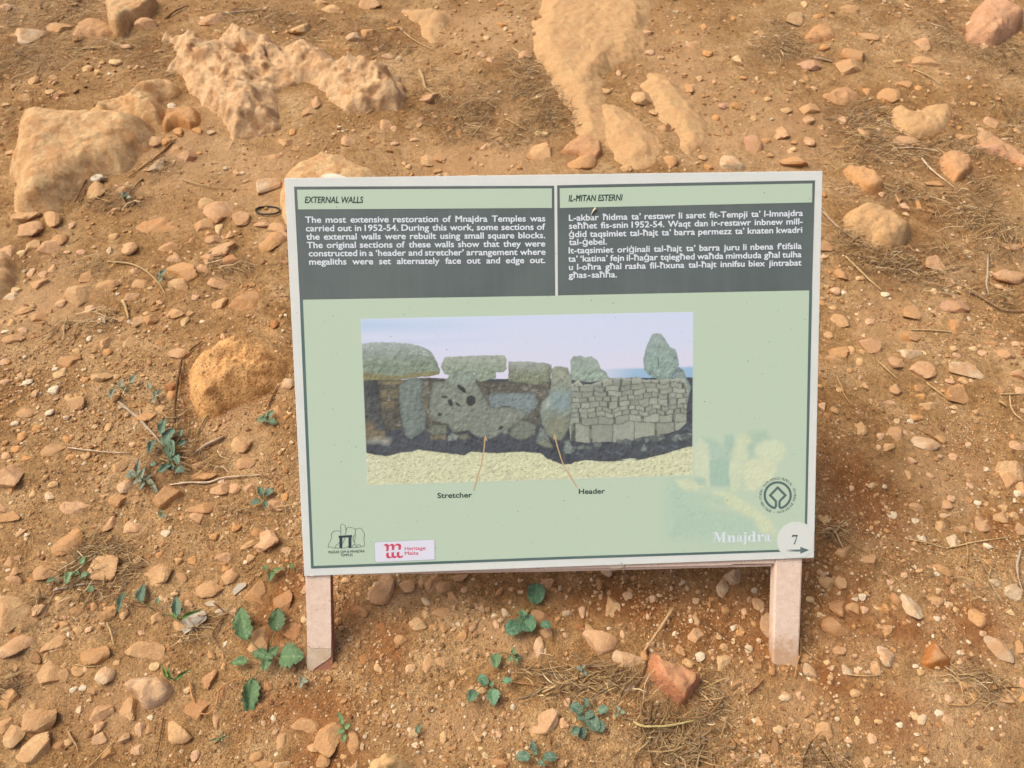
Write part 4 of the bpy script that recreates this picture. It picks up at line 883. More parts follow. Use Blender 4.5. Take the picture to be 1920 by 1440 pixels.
twig('right arm of the crossed straws at the right', [(1773, 1028), (1830, 1017), (1892, 1007)], 3, STRW, 'straw', 'straw')
twig('vertical straw hanging from the crossed straws', [(1808, 1000), (1814, 1035), (1812, 1060), (1815, 1081)], 2.8, (190, 150, 96), 'straw', 'straw')
twig('curved grey stalk at the right border low down', [(1914, 1030), (1906, 1060), (1908, 1085), (1918, 1110)], 5, GREY)
twig('curved hair root below the crossed straws', [(1860, 1062), (1853, 1085), (1862, 1105), (1880, 1130)], 2.2, STRW, 'root', 'root')
twig('knotted pale root by the bottom right corner of the sign', [(1542, 996), (1556, 990), (1566, 999), (1574, 1016), (1582, 1028)], 3.4, (206, 176, 132), 'root', 'root', lift=.008)
twig('thin root running from the knotted pale root to a cream stone', [(1582, 1008), (1600, 1022), (1627, 1038)], 2.4, (186, 140, 92), 'root', 'root')
twig('pale twig curling above the knotted pale root', [(1583, 975), (1572, 984), (1563, 994)], 3, (200, 170, 130))
twig('straw leaning on the foot of the right leg', [(1502, 1195), (1500, 1225), (1494, 1240), (1491, 1268)], 3, (196, 148, 90), 'straw', 'straw', lift=.01)
twig('fine root trailing right from the foot of the right leg', [(1503, 1212), (1520, 1230), (1542, 1243)], 2.6, (190, 148, 100), 'root', 'root')
twig('long dark hair root on the red earth under the sign', [(1315, 1157), (1340, 1180), (1370, 1200), (1407, 1221)], 2.2, (120, 84, 54), 'root', 'root')
twig('short dark hair root on the red earth under the sign', [(1313, 1160), (1325, 1185), (1330, 1208)], 2.0, DRK, 'root', 'root')
twig('dark twig by the orange patch near the right leg', [(1403, 1303), (1420, 1287), (1433, 1273)], 2.8, (110, 50, 40))
twig('tan runner looping below the broad leafed weed', [(356, 1277), (361, 1308), (377, 1337), (396, 1336), (408, 1318), (413, 1293), (438, 1276), (470, 1270), (490, 1253)], 3, (206, 150, 92), 'root', 'root', lift=.006, kink=.2)
twig('dark thin root left of the broad leafed weed', [(400, 1130), (422, 1150), (412, 1168), (400, 1187), (406, 1205), (413, 1217)], 2.6, (120, 70, 46), 'root', 'root')
twig('short straw left of the pink and ochre stone', [(200, 1167), (207, 1185), (213, 1210)], 3, STRW, 'straw', 'straw')
twig('grey stick in front of the cream stone at lower left', [(100, 1107), (125, 1102), (150, 1097), (180, 1094)], 4.5, (168, 156, 140))
twig('dark curved stem around the cream stone at lower left', [(222, 1070), (205, 1086), (180, 1100), (160, 1110)], 3, (130, 104, 76))
twig('pinkish stalk linking the row of small leaves', [(205, 1097), (222, 1120), (255, 1133), (287, 1138), (337, 1161)], 2.6, (190, 136, 100), 'stalk', 'stalk')
twig('thin dark straw at the bottom left of centre', [(307, 1343), (302, 1375), (293, 1428)], 2.4, DRK, 'straw', 'straw')
twig('yellow straw at the bottom edge on the left', [(213, 1390), (190, 1415), (160, 1442)], 2.8, STRW, 'straw', 'straw')
twig('dusty stalk above the yellow bottom straw', [(127, 1370), (138, 1390), (147, 1407)], 4, (190, 150, 104), 'straw', 'straw')
twig('hair straw arching behind the orange blocky stone', [(140, 1246), (165, 1250), (195, 1248)], 2.2, STRW, 'straw', 'straw')
twig('thin bent twig near the bottom right', [(1775, 1320), (1800, 1322), (1825, 1318), (1860, 1280)], 3, (200, 160, 104), 'straw', 'straw')
twig('fork of straw at the bottom right of centre', [(1545, 1408), (1552, 1420), (1548, 1440)], 3, STRW, 'straw', 'straw')
twig('fine straw across the stones right of the right leg', [(1590, 1265), (1620, 1267), (1650, 1266)], 2.2, STRW, 'straw', 'straw')

# ---------------------------------------------------------------- weeds
def leaf_mesh(kind, seed):
    r = np.random.default_rng(seed); nu, nv = 13, 9
    u = np.linspace(0, 1, nu); V = []
    for i, t in enumerate(u):
        if kind == 'ov': wd = (math.sin(math.pi * t ** .75) ** .72) * (1 + .13 * math.sin(i * 2.9)) if 0 < t < 1 else .02
        elif kind == 'round': wd = math.sqrt(max(0, 1 - (2 * t - 1) ** 2)) ** .8 * (1 + .09 * math.sin(i * 3.1)) if 0 < t < 1 else .05
        else: wd = (math.sin(math.pi * t ** .6) ** .6) * (1 - .35 * t) if 0 < t < 1 else .01
        for s in np.linspace(-1, 1, nv):
            x = t
            if kind == 'round' and t < .3: x = t - .12 * (abs(s) > .4) * (1 - t / .3)     # notch at the stalk
            z = .16 * abs(s) ** 1.1 * wd + .05 * math.sin(9 * t + 4 * abs(s)) * abs(s) - .22 * (t - .45) ** 2
            V.append((x, s * wd * .5 * (1 + .05 * r.normal() * (abs(s) > .8)), z + .012 * r.normal()))
    V = np.array(V); C = np.ones((len(V), 3))
    mid = (np.arange(len(V)) % nv) == nv // 2
    C[mid] = (1.5, 1.35, 1.3)
    for row in range(2, nu - 2, 3):
        for c_ in (1, 2, nv - 2, nv - 3): C[row * nv + c_] = (1.25, 1.18, 1.15)
    return mesh_np('leaf', V, grid_faces(nv, nu), M_LEAF, smooth=True, cols=C)
LEAF = {k: [leaf_mesh(k, 10 + i) for i in range(3)] for k in ('ov', 'round', 'blade')}

def weed(name, label, base, leaves, col, cat='weed', hgt=.016, seed=0):
    r = np.random.default_rng(seed + 900)
    b = g1(*base, 0.0)
    root = empty(name, b, label, cat)
    for i, (x, y, L, w, ang, k) in enumerate(leaves):
        sc, s_, c_ = scale_at(b)
        z = hgt * r.uniform(.5, 1.2)
        c = g1(x, y, z); sc, s_, c_ = scale_at(c)
        a = math.radians(ang)
        # direction of the leaf tip on the ground plane, corrected for foreshortening
        d = np.array([math.cos(a), -math.sin(a) / s_]); Lw = L / sc * np.linalg.norm(d); d /= np.linalg.norm(d)
        rz = math.atan2(d[1], d[0])
        p0 = np.array([c[0] - d[0] * Lw * .5, c[1] - d[1] * Lw * .5, c[2]])
        o = bpy.data.objects.new('leaf', LEAF[k][i % 3]); link(o, root)
        wy = w / sc * (1 / s_ if abs(d[0]) > .8 else 1.0)
        o.location = tuple(p0 - b)
        o.scale = (Lw, wy, max(Lw, wy) * .8)
        o.rotation_euler = (r.normal(0, .16), r.normal(-.05, .16), rz)
        j = r.uniform(.8, 1.2)
        o.color = (*[q * j for q in col], 1)
        if L > 9:
            mid = (p0 + b) / 2 + np.array([0, 0, z * .5])
            v, f = tube(resample([b + np.array([0, 0, -.003]) - b, mid - b, p0 - b + d.tolist()[0] * np.array([.0, 0, 0]) + np.array([d[0], d[1], 0]) * Lw * .05], 7), .7 / sc * (1.3 if L > 25 else 1), 5)
            obj('stem', v, f, M_STEM, root, smooth=True)
    return root
GRN, BLUG, GGREY = lin(82, 112, 70, .85), lin(88, 114, 92, .85), lin(126, 134, 112, .85)
weed('broad_leafed_weed', 'weed with broad serrated green leaves left of the left leg', (503, 1235),
     [(457, 1170, 60, 34, -112, 'ov'), (519, 1160, 44, 30, -95, 'ov'), (547, 1232, 50, 42, 5, 'ov'), (467, 1306, 64, 31, 95, 'ov'), (447, 1240, 34, 16, 180, 'ov'),
      (487, 1226, 30, 20, -165, 'ov'), (513, 1221, 24, 18, -60, 'ov'), (499, 1246, 26, 18, 105, 'ov'), (505, 1232, 16, 12, 20, 'ov')], GRN, hgt=.022, seed=1)
weed('round_leafed_weed', 'weed with round mallow leaves under the middle of the sign', (984, 1160),
     [(1005, 1110, 36, 34, -80, 'round'), (988, 1172, 36, 34, 60, 'round'), (961, 1178, 30, 27, 160, 'round'), (1024, 1172, 18, 15, 10, 'round'), (981, 1148, 16, 11, -110, 'blade'), (975, 1150, 12, 9, 200, 'blade')], lin(78, 118, 84, .9), hgt=.02, seed=2)
weed('small_weed', 'small weed with one drooping oval leaf below the round leafed weed', (962, 1228),
     [(930, 1240, 30, 21, 95, 'ov'), (964, 1220, 16, 11, -80, 'blade'), (972, 1232, 16, 11, 20, 'blade'), (956, 1236, 14, 10, 150, 'blade'), (968, 1240, 12, 8, 70, 'blade')], lin(84, 112, 72, .9), seed=3)
weed('small_weed', 'small weed with four rounded leaves in front of the sign', (921, 1284),
     [(905, 1275, 22, 18, -130, 'round'), (885, 1308, 30, 20, 115, 'ov'), (925, 1307, 32, 24, 90, 'ov'), (952, 1276, 18, 14, -10, 'round'), (923, 1282, 12, 9, -60, 'blade')], lin(92, 128, 96, .9), seed=4)
weed('leafy_weed', 'bluish green weed at the bottom centre of the picture', (1100, 1345),
     [(1080, 1328, 24, 20, -145, 'round'), (1098, 1317, 16, 12, -90, 'round'), (1131, 1331, 20, 16, -20, 'round'), (1106, 1340, 16, 14, -20, 'round'), (1111, 1356, 32, 26, 60, 'round'), (1124, 1362, 22, 20, 30, 'round'), (1078, 1371, 18, 15, 140, 'round'), (1092, 1374, 20, 15, 105, 'round'), (1088, 1345, 14, 11, 190, 'round')], BLUG, seed=5)
weed('leafy_weed', 'small bluish weed cut close by the bottom edge', (1008, 1420),
     [(980, 1418, 24, 19, 190, 'round'), (999, 1397, 20, 14, -100, 'blade'), (1032, 1420, 24, 20, 0, 'round'), (1004, 1409, 14, 10, -60, 'blade'), (1016, 1432, 16, 11, 40, 'blade')], BLUG, seed=6)
weed('small_weed', 'thin grey-green sprig with tiny leaves near the bottom right of the left leg', (645, 1368),
     [(641, 1350, 18, 10, -100, 'ov'), (652, 1362, 14, 9, -20, 'ov'), (639, 1372, 16, 10, 160, 'ov'), (645, 1385, 16, 10, 95, 'ov'), (636, 1340, 10, 7, -90, 'ov')], lin(100, 128, 78, .9), seed=7)
weed('tall_weed', 'tall bushy weed beside the greyish sticks left of the sign', (322, 870),
     [(305, 798, 30, 15, -95, 'ov'), (316, 818, 28, 22, -70, 'round'), (319, 841, 26, 19, 80, 'round'), (284, 838, 28, 13, 100, 'ov'), (333, 862, 20, 13, 60, 'ov'), (342, 828, 16, 11, -60, 'ov'), (308, 880, 22, 14, 130, 'round'), (320, 876, 16, 12, 60, 'round'), (338, 881, 18, 11, 20, 'ov'), (340, 812, 12, 8, -80, 'ov'), (326, 856, 16, 11, -30, 'round'), (286, 870, 12, 8, 180, 'ov')], BLUG, hgt=.03, seed=8)
weed('grey_weed', 'dusty grey-green feathery weed left below the tall weed', (272, 905),
     [(260, 876, 28, 10, -98, 'ov'), (248, 889, 20, 9, -150, 'ov'), (268, 888, 20, 9, -80, 'ov'), (276, 898, 18, 8, -30, 'ov'), (257, 903, 18, 9, 160, 'ov'), (283, 905, 18, 8, 30, 'ov'), (290, 915, 18, 8, 50, 'ov'), (266, 912, 16, 8, 110, 'ov'), (240, 893, 14, 7, 190, 'ov'), (295, 922, 14, 7, 50, 'ov'), (282, 892, 12, 6, -60, 'ov')], GGREY, seed=9)
weed('small_weed', 'two tiny leaves on thin stems above the greyish stick', (240, 735),
     [(228, 719, 14, 10, -100, 'round'), (250, 710, 16, 10, -70, 'ov'), (211, 738, 20, 10, 100, 'ov'), (236, 728, 8, 5, -60, 'ov')], GGREY, seed=10)
weed('small_weed', 'dusty sprig left of the dark grey stems', (292, 745),
     [(280, 722, 16, 8, -120, 'ov'), (292, 740, 18, 9, 95, 'ov'), (298, 735, 12, 7, -50, 'ov'), (284, 752, 10, 6, 110, 'ov')], GGREY, seed=11)
weed('small_weed', 'four leafed sprig left of the lower part of the sign', (491, 933),
     [(488, 920, 16, 13, -110, 'round'), (505, 923, 16, 13, -20, 'round'), (479, 943, 16, 13, 160, 'round'), (498, 945, 12, 9, 80, 'round')], BLUG, seed=12)
weed('small_weed', 'three leafed sprig by the orange stone right under the porous rock', (503, 788),
     [(492, 788, 18, 11, 170, 'round'), (508, 776, 14, 10, -60, 'round'), (511, 790, 16, 11, 20, 'round'), (497, 778, 10, 7, -120, 'round')], lin(96, 118, 88, .9), seed=13)
weed('small_weed', 'weed tangled in straw left of the cream stone at lower left', (150, 1078),
     [(155, 1048, 18, 12, -95, 'ov'), (128, 1083, 22, 12, 95, 'ov'), (160, 1078, 18, 10, -10, 'ov'), (141, 1074, 14, 9, -160, 'ov'), (96, 1090, 16, 9, 150, 'ov'), (170, 1104, 14, 9, 30, 'ov')], lin(104, 134, 92, .9), seed=14)
weed('row_weed', 'row of three small upright leaves at the lower left', (297, 1150),
     [(266, 1112, 32, 18, -95, 'ov'), (227, 1130, 36, 12, 92, 'ov'), (331, 1137, 38, 16, -105, 'ov'), (296, 1126, 10, 7, -80, 'ov')], BLUG, seed=15)
weed('small_weed', 'dark little sprig touching the bottom left corner of the sign', (510, 1074),
     [(508, 1080, 20, 13, 110, 'ov'), (519, 1069, 14, 10, -30, 'ov'), (497, 1064, 14, 9, -150, 'ov'), (548, 1062, 14, 10, 60, 'ov'), (530, 1066, 8, 6, 0, 'ov')], lin(86, 110, 66, .9), seed=16)
weed('small_weed', 'tiny grey sprig just below the foot of the left leg', (567, 1281),
     [(567, 1274, 12, 9, -80, 'round'), (564, 1285, 10, 7, 110, 'round'), (574, 1278, 8, 6, 0, 'round')], GGREY, seed=17)
weed('small_weed', 'single tiny leaf on the gravel right of the bottom sprig', (783, 1372), [(783, 1368, 14, 9, -90, 'ov'), (787, 1362, 8, 6, -60, 'ov')], lin(96, 120, 90, .9), seed=18)
weed('small_weed', 'tiny dusty plant above the two parallel straws', (1091, 1258), [(1086, 1254, 14, 8, -150, 'ov'), (1096, 1262, 12, 8, 60, 'ov'), (1094, 1250, 10, 6, -60, 'ov')], GGREY, seed=19)
weed('small_weed', 'small grey plant right of the bottom centre weed', (1162, 1335), [(1158, 1328, 14, 9, -110, 'ov'), (1168, 1336, 12, 8, 10, 'ov'), (1155, 1341, 10, 7, 150, 'ov')], lin(112, 124, 100, .9), seed=20)
weed('small_weed', 'grey-green sprig beside the peach stone in the upper left gravel', (303, 520), [(298, 515, 14, 9, -130, 'ov'), (308, 512, 14, 9, -50, 'ov'), (302, 526, 12, 8, 100, 'ov')], GGREY, seed=21)
weed('small_weed', 'small silvery sprig in the wiry straw right of the shell stone', (233, 369), [(228, 364, 12, 6, -130, 'ov'), (238, 364, 12, 6, -50, 'ov'), (233, 373, 10, 6, 100, 'ov'), (242, 371, 10, 5, 0, 'ov')], GGREY, seed=22)
weed('small_weed', 'pale sprig low between the white root and the small stones', (303, 965), [(300, 960, 14, 8, -110, 'ov'), (306, 968, 10, 7, 40, 'ov')], BLUG, seed=23)
weed('grass_tuft', 'green grass blades behind the pink and ochre stone', (325, 1273), [(308, 1258, 30, 6, -125, 'blade'), (316, 1263, 26, 8, -110, 'blade'), (345, 1264, 34, 7, -35, 'blade')], lin(98, 132, 58, .9), 'grass', seed=24)
weed('grass_tuft', 'green grass blades under the row of small leaves', (338, 1163), [(362, 1153, 44, 7, -18, 'blade'), (324, 1154, 24, 6, -150, 'blade')], lin(90, 128, 62, .9), 'grass', seed=25)
weed('grass_tuft', 'short green blades in the gravel at the bottom left', (412, 1390), [(400, 1388, 26, 5, 175, 'blade'), (420, 1384, 22, 5, -30, 'blade'), (416, 1376, 16, 4, -90, 'blade')], lin(120, 134, 90, .9), 'grass', seed=26)

# ---------------------------------------------------------------- small found things
def rel_obj(name, v, f, mat, label, cat, smooth=True):
    v = np.asarray(v, float); o0 = v.mean(0); o = obj(name, v - o0, f, mat, smooth=smooth); o.location = o0
    return tag(o, label, cat)
a = np.linspace(0, 2 * math.pi, 33)[:-1]
rp = np.stack([502 + 21.5 * np.cos(a) + 1.2 * np.cos(3 * a), 394.5 + 9.5 * np.sin(a) * (1 + .12 * np.cos(2 * a))], -1)
w = ground(rp[:, 0], rp[:, 1], .004); w[:, 2] += .002 * np.sin(a)
sides = 8; cen = w.mean(0); V = []
for i in range(32):
    t = w[(i + 1) % 32] - w[i - 1]; t /= np.linalg.norm(t); s1 = np.cross(t, [0, 0, 1]); s1 /= np.linalg.norm(s1); s2 = np.cross(t, s1)
    for j in range(sides): V.append(w[i] + .0021 * (math.cos(j * math.pi / 4) * s1 + math.sin(j * math.pi / 4) * s2))
F = [(i * sides + j, i * sides + (j + 1) % sides, ((i + 1) % 32) * sides + (j + 1) % sides, ((i + 1) % 32) * sides + j) for i in range(32) for j in range(sides)]
rel_obj('rubber_ring', V, F, M_RUBBER, 'thin black oval ring lying on the soil left of the sign', 'ring')

c = g1(182, 336, .008); V = []; F = []
nt, ns = 60, 10                                              # a flattened snail spiral
for i in range(nt):
    q = i / (nt - 1); th = q * 2 * math.pi * 2.6; R = .0115 * (1 - q) ** .8 ; r0 = .0062 * (1 - q) ** .85 + .0006
    pc = np.array([R * math.cos(th), R * math.sin(th), .0075 * q])
    er = np.array([math.cos(th), math.sin(th), 0])
    for j in range(ns):
        b_ = 2 * math.pi * j / ns; V.append(c + pc + r0 * (math.cos(b_) * er + math.sin(b_) * np.array([0, 0, 1])))
F = [(i * ns + j, i * ns + (j + 1) % ns, (i + 1) * ns + (j + 1) % ns, (i + 1) * ns + j) for i in range(nt - 1) for j in range(ns)] + [tuple(range(ns))[::-1], tuple(range((nt - 1) * ns, nt * ns))]
rel_obj('snail_shell', V, F, M_SHELL, 'small whitish coiled snail shell resting above an oval cream stone', 'snail shell')

def plate(name, label, pts, th, mat, cat, lift=.002, tz=0.0):
    p = np.array(pts, float); g = ground(p[:, 0], p[:, 1], lift); zt = g[:, 2].max() + th * .5
    top = g.copy(); top[:, 2] = zt + tz * (g[:, 0] - g[:, 0].mean()); bot = top.copy(); bot[:, 2] -= th; bot[:, :2] = (bot[:, :2] - bot[:, :2].mean(0)) * .96 + bot[:, :2].mean(0)
    n = len(p); V = np.vstack([top, bot]); F = [tuple(range(n))[::-1], tuple(range(n, 2 * n))] + [(i, (i + 1) % n, n + (i + 1) % n, n + i) for i in range(n)]
    rel_obj(name, V, F, mat, label, cat, smooth=False)
plate('flat_shard', 'grey translucent flat shard below the row of small leaves', R6([(1005, 620), (1060, 590), (1150, 560), (1170, 590), (1165, 615), (1110, 650), (1040, 690), (1020, 660)]), .004, M_SHARD, 'shard', tz=.08)
plate('flat_shard', 'small greyish flat shard left above the broad leafed weed', R6([(1312, 440), (1345, 408), (1390, 402), (1385, 420), (1345, 452), (1318, 474)]), .004, M_SHARD, 'shard', tz=.1)
# ---------------------------------------------------------------- the sign
PW, PH = .8, .6
VF = .7716
TH = math.radians(45)
E_U = np.array([1.0, 0, 0]); E_D = np.array([0, -math.sin(TH), -math.cos(TH)])       # right and down along the face
E_N = np.array([0, -math.cos(TH), math.sin(TH)])                                      # out of the face
O_C = -E_U * PW / 2 - E_D * VF                                                        # the face's top left corner
def S(u, v, z=0.0):
    u = np.asarray(u, float); v = np.asarray(v, float); z = np.asarray(z, float) + 0 * u
    return O_C + u[..., None] * E_U + v[..., None] * E_D + z[..., None] * E_N
def P(px, py):
    """place on the face (metres right and down from its corner) seen at a pixel of the photograph"""
    d = rays(px, py); t = ((O_C - CAM) @ E_N) / (d @ E_N)
    q = CAM + d * t[..., None] - O_C
    return np.stack([q @ E_U, q @ E_D], -1)

sign = empty('information_sign', (0, 0, 0), 'pale green and white information panel tilted on a pink painted frame', 'sign')

def slab(name, uv, z0, z1, mat, parent=sign, bevel=0.0):
    uv = np.asarray(uv, float); n = len(uv)
    V = np.vstack([S(uv[:, 0], uv[:, 1], z1), S(uv[:, 0], uv[:, 1], z0)])
    F = [tuple(range(n))[::-1], tuple(range(n, 2 * n))] + [(i, (i + 1) % n, n + (i + 1) % n, n + i) for i in range(n)]
    o = obj(name, V, F, mat, parent)
    if bevel:
        import bmesh
        bm = bmesh.new(); bm.from_mesh(o.data); bmesh.ops.recalc_face_normals(bm, faces=bm.faces)
        bmesh.ops.bevel(bm, geom=list(bm.edges), offset=bevel, segments=2, profile=.5, affect='EDGES', clamp_overlap=True)
        bm.to_mesh(o.data); bm.free()
    else:
        import bmesh
        bm = bmesh.new(); bm.from_mesh(o.data); bmesh.ops.recalc_face_normals(bm, faces=bm.faces); bm.to_mesh(o.data); bm.free()
    return o
def rect(u0, v0, u1, v1): return [(u0, v0), (u1, v0), (u1, v1), (u0, v1)]

slab('panel', rect(0, 0, PW, PH), -.0035, 0, M_BOARD, bevel=.0006)

def flat(name, polys, z, parent=sign, mat=None, label=None):
    """flat print: list of (uv polygon, colour or per-vertex colours)"""
    V, F, Cc = [], [], []; o = 0
    for i, (uv, col) in enumerate(polys):
        uv = np.asarray(uv, float)
        ar = np.sum(uv[:, 0] * np.roll(uv[:, 1], -1) - np.roll(uv[:, 0], -1) * uv[:, 1])
        if ar > 0: uv = uv[::-1]; col = col[::-1] if isinstance(col, list) else col
        V.append(S(uv[:, 0], uv[:, 1], z + i * 1.2e-6)); n = len(uv)
        F.append(tuple(range(o, o + n))); o += n
        Cc.append(np.array(col) if isinstance(col, list) else np.tile(np.array(col), (n, 1)))
    ob = obj(name, np.vstack(V), F, mat or M_PRINT, parent, cols=np.vstack(Cc))
    if label: ob['label'] = label
    return ob
def px(pts): p = np.array(pts, float); return P(p[:, 0], p[:, 1])
PK = .97
GREEN = lin(187, 209, 183, PK); GREEN2 = lin(187, 209, 183, PK); DARK = lin(90, 102, 99, PK); LINE = lin(82, 108, 102, PK); WHT = lin(222, 226, 222, .95); INK = lin(32, 62, 52, PK)
MARGIN = lin(221, 228, 218, .93)

# dark panels behind the two texts and the border line
flat('text_background', [(px([(551.4, 350), (1039, 348.3), (1041, 554.5), (562, 562.5)]), DARK), (px([(1044.6, 347.5), (1290, 342.5), (1528.2, 338.2), (1522.5, 545.5), (1046, 554)]), DARK)], .0002)
flat('border_line', [(px([(562, 562), (568.2, 562), (588.2, 1061), (583.3, 1066)]), LINE), (px([(583.3, 1066), (588.2, 1061), (1054, 1043.6), (1459, 1030.6), (1463.5, 1034.6), (1054, 1048.6)]), LINE),
     (px([(1517, 544.5), (1522.7, 544.5), (1513.2, 983.4), (1508, 980)]), LINE)], .0003)
flat('green_ground', [(px([(568.2, 562), (1041, 554.5), (1046, 554), (1517, 544.5), (1508, 1029), (1054, 1043.6), (588.2, 1061)]), GREEN)], .00042)
flat('title_strip', [(px([(557, 355.6), (1034.6, 353.3), (1034.8, 390), (559, 392.7)]), GREEN2), (px([(1049.3, 353), (1523, 344), (1522.4, 379.6), (1049.8, 390)]), GREEN2)], .00042)

# painted pictures: a fine sheet whose colours come from shapes drawn in code
class Canvas:
    def __init__(s, u0, v0, u1, v1, nx, ny):
        s.u, s.v = np.meshgrid(np.linspace(u0, u1, nx), np.linspace(v0, v1, ny)); s.nx, s.ny = nx, ny
        s.c = np.zeros((ny, nx, 3)); s.px = (u1 - u0) / nx
        s.a = np.ones((ny, nx))
    def dist(s, uv, cond=None):
        lo = uv.min(0) - .006; hi = uv.max(0) + .006
        m = (s.u > lo[0]) & (s.u < hi[0]) & (s.v > lo[1]) & (s.v < hi[1])
        d = np.full(s.u.shape, -1.0)
        if m.any(): d[m] = poly_dist(s.u[m] + .0008 * fbm(s.u[m] / .005, s.v[m] / .005, 3, 2), s.v[m] + .0008 * fbm(s.u[m] / .005, s.v[m] / .005, 8, 2), uv)
        return d
    def fill(s, uv, col, tex=.12, edge=.5, ew=.003, seed=1, top=None, soft=None, alpha=1.0, tsc=.006):
        d = s.dist(uv); m = np.clip(d / (soft or s.px) + .5, 0, 1) * alpha
        if not (m > 0).any(): return
        base = np.array(lin(*col, PK))[None, None] * np.ones(s.c.shape)
        t = fbm(s.u / tsc, s.v / tsc, seed, 4) * 1.5
        em = fbm(s.u / .0045, s.v / .0045, seed + 5, 4) - fbm((s.u + .0009) / .0045, (s.v + .0012) / .0045, seed + 5, 4)
        base = base * np.clip(1 + tex * t + min(tex, .25) * 3.3 * em, .3, 1.8)[..., None]
        base = base * (1 - edge * np.exp(-np.clip(d, 0, 1) / ew))[..., None]
        if top is not None:
            lo, hi = uv[:, 1].min(), uv[:, 1].max(); g = np.clip(1 - (s.v - lo) / (hi - lo) * 1.6, 0, 1)
            base = base * (1 - g[..., None]) + np.array(lin(*top, PK)) * (1 + tex * t)[..., None] * g[..., None]
        s.c = s.c * (1 - m[..., None]) + base * m[..., None]
    def specks(s, region, col, n, r0, r1, seed, alpha=.7, asp=2.0):
        r = np.random.default_rng(seed); lo, hi = region.min(0), region.max(0); d = s.dist(region)
        for _ in range(n):
            cu, cv = r.uniform(lo[0], hi[0]), r.uniform(lo[1], hi[1]); q = r.uniform(r0, r1)
            i = int((cv - s.v[0, 0]) / (s.v[-1, 0] - s.v[0, 0]) * (s.ny - 1)); j = int((cu - s.u[0, 0]) / (s.u[0, -1] - s.u[0, 0]) * (s.nx - 1))
            k = int(q * asp / s.px) + 2
            if not (0 <= i < s.ny and 0 <= j < s.nx) or d[i, j] < 0: continue
            sl = (slice(max(0, i - k), i + k + 1), slice(max(0, j - k), j + k + 1))
            e = np.hypot((s.u[sl] - cu) / asp, s.v[sl] - cv) / q
            m = np.clip(1.4 - e, 0, 1)[..., None] * alpha * (d[sl] > 0)[..., None]
            s.c[sl] = s.c[sl] * (1 - m) + np.array(lin(*col, PK)) * m
    def build(s, name, z, parent=sign):
        s.c = np.clip(s.c, .003, .93)
        f = grid_faces(s.nx, s.ny)[:, ::-1]
        return obj(name, S(s.u, s.v, z).reshape(-1, 3), f, M_PRINT, parent, cols=s.c.reshape(-1, 3))

# --- faint ghost picture of the temple at lower right
K6 = lambda pts: px([(1220 + x / 4.645, 780 + y / 4.645) for x, y in pts])
g0 = px([(1232, 775), (1507, 775), (1507, 1026), (1232, 1026)])
cv = Canvas(g0[:, 0].min() + .002, g0[:, 1].min(), P(np.array(1508.), np.array(900.))[0] - .0015, g0[:, 1].max() - .006, 210, 190)
gb = np.array(GREEN); cv.c[:] = gb
u_, v_ = (cv.u - cv.u.min()) / np.ptp(cv.u), (cv.v - cv.v.min()) / np.ptp(cv.v)
def gh(pts, col, al, soft=.003, tex=.05, seed=1): cv.fill(K6(pts), col, tex=tex, edge=.04, ew=.003, seed=seed, soft=soft * 1.6 + .0015, alpha=al, tsc=.009)
gh([(0, 560), (200, 560), (420, 700), (520, 820), (900, 900), (980, 1020), (1000, 1200), (0, 1200)], (172, 202, 180), .75, .012)
gh([(440, 180), (520, 200), (620, 250), (660, 320), (720, 360), (620, 390), (500, 370), (440, 300)], (166, 196, 178), .7, .004)
gh([(650, 170), (710, 160), (740, 250), (740, 330), (660, 330), (640, 240)], (160, 192, 174), .8, .004)
gh([(850, 140), (1000, 130), (1030, 190), (900, 260), (900, 360), (840, 370), (840, 250)], (164, 194, 172), .7, .006)
gh([(380, 250), (430, 190), (500, 240), (520, 380), (510, 610), (480, 600), (470, 540), (380, 520), (375, 400)], (206, 219, 186), .8, .003, seed=2)
gh([(510, 385), (670, 372), (690, 400), (680, 480), (700, 610), (520, 610)], (158, 192, 172), .8, .002, seed=3)
gh([(700, 330), (760, 160), (860, 160), (890, 220), (830, 260), (850, 340), (830, 390), (720, 390)], (206, 218, 182), .75, .004, seed=4)
gh([(690, 400), (740, 380), (800, 400), (800, 500), (770, 650), (700, 660), (690, 560), (680, 480)], (204, 218, 184), .85, .002, seed=5)
gh([(905, 300), (920, 260), (1000, 215), (1100, 210), (1170, 250), (1180, 340), (1120, 410), (980, 400), (920, 350)], (206, 220, 186), .85, .003, seed=6)
gh([(800, 420), (840, 375), (980, 370), (1080, 400), (1100, 460), (1060, 560), (960, 600), (900, 650), (850, 640), (810, 560)], (210, 220, 184), .9, .003, seed=7)
gh([(210, 555), (300, 550), (420, 590), (470, 570), (470, 620), (420, 630), (400, 655), (300, 640), (230, 600)], (208, 219, 182), .85, .002, seed=8)
gh([(530, 650), (640, 650), (760, 700), (920, 800), (1040, 900), (1100, 1000), (1100, 1060), (960, 1020), (900, 900), (760, 830), (640, 770), (560, 700)], (206, 218, 180), .8, .004, seed=9)
gh([(380, 540), (480, 540), (480, 600), (420, 600)], (166, 196, 176), .7, .002)
gh([(410, 670), (640, 700), (660, 780), (560, 760), (440, 710)], (178, 206, 178), .8, .003)
gh([(800, 620), (840, 620), (845, 650), (810, 650)], (206, 218, 184), .8, .0015)
f_ = np.clip(u_ / .12, 0, 1) * np.clip(v_ / .10, 0, 1) * np.clip((1 - v_) / .12, 0, 1) * np.clip((1 - u_) / .10, 0, 1)
cv.c = gb + (cv.c - gb) * f_[..., None]
cv.build('ghost_picture', .00050)

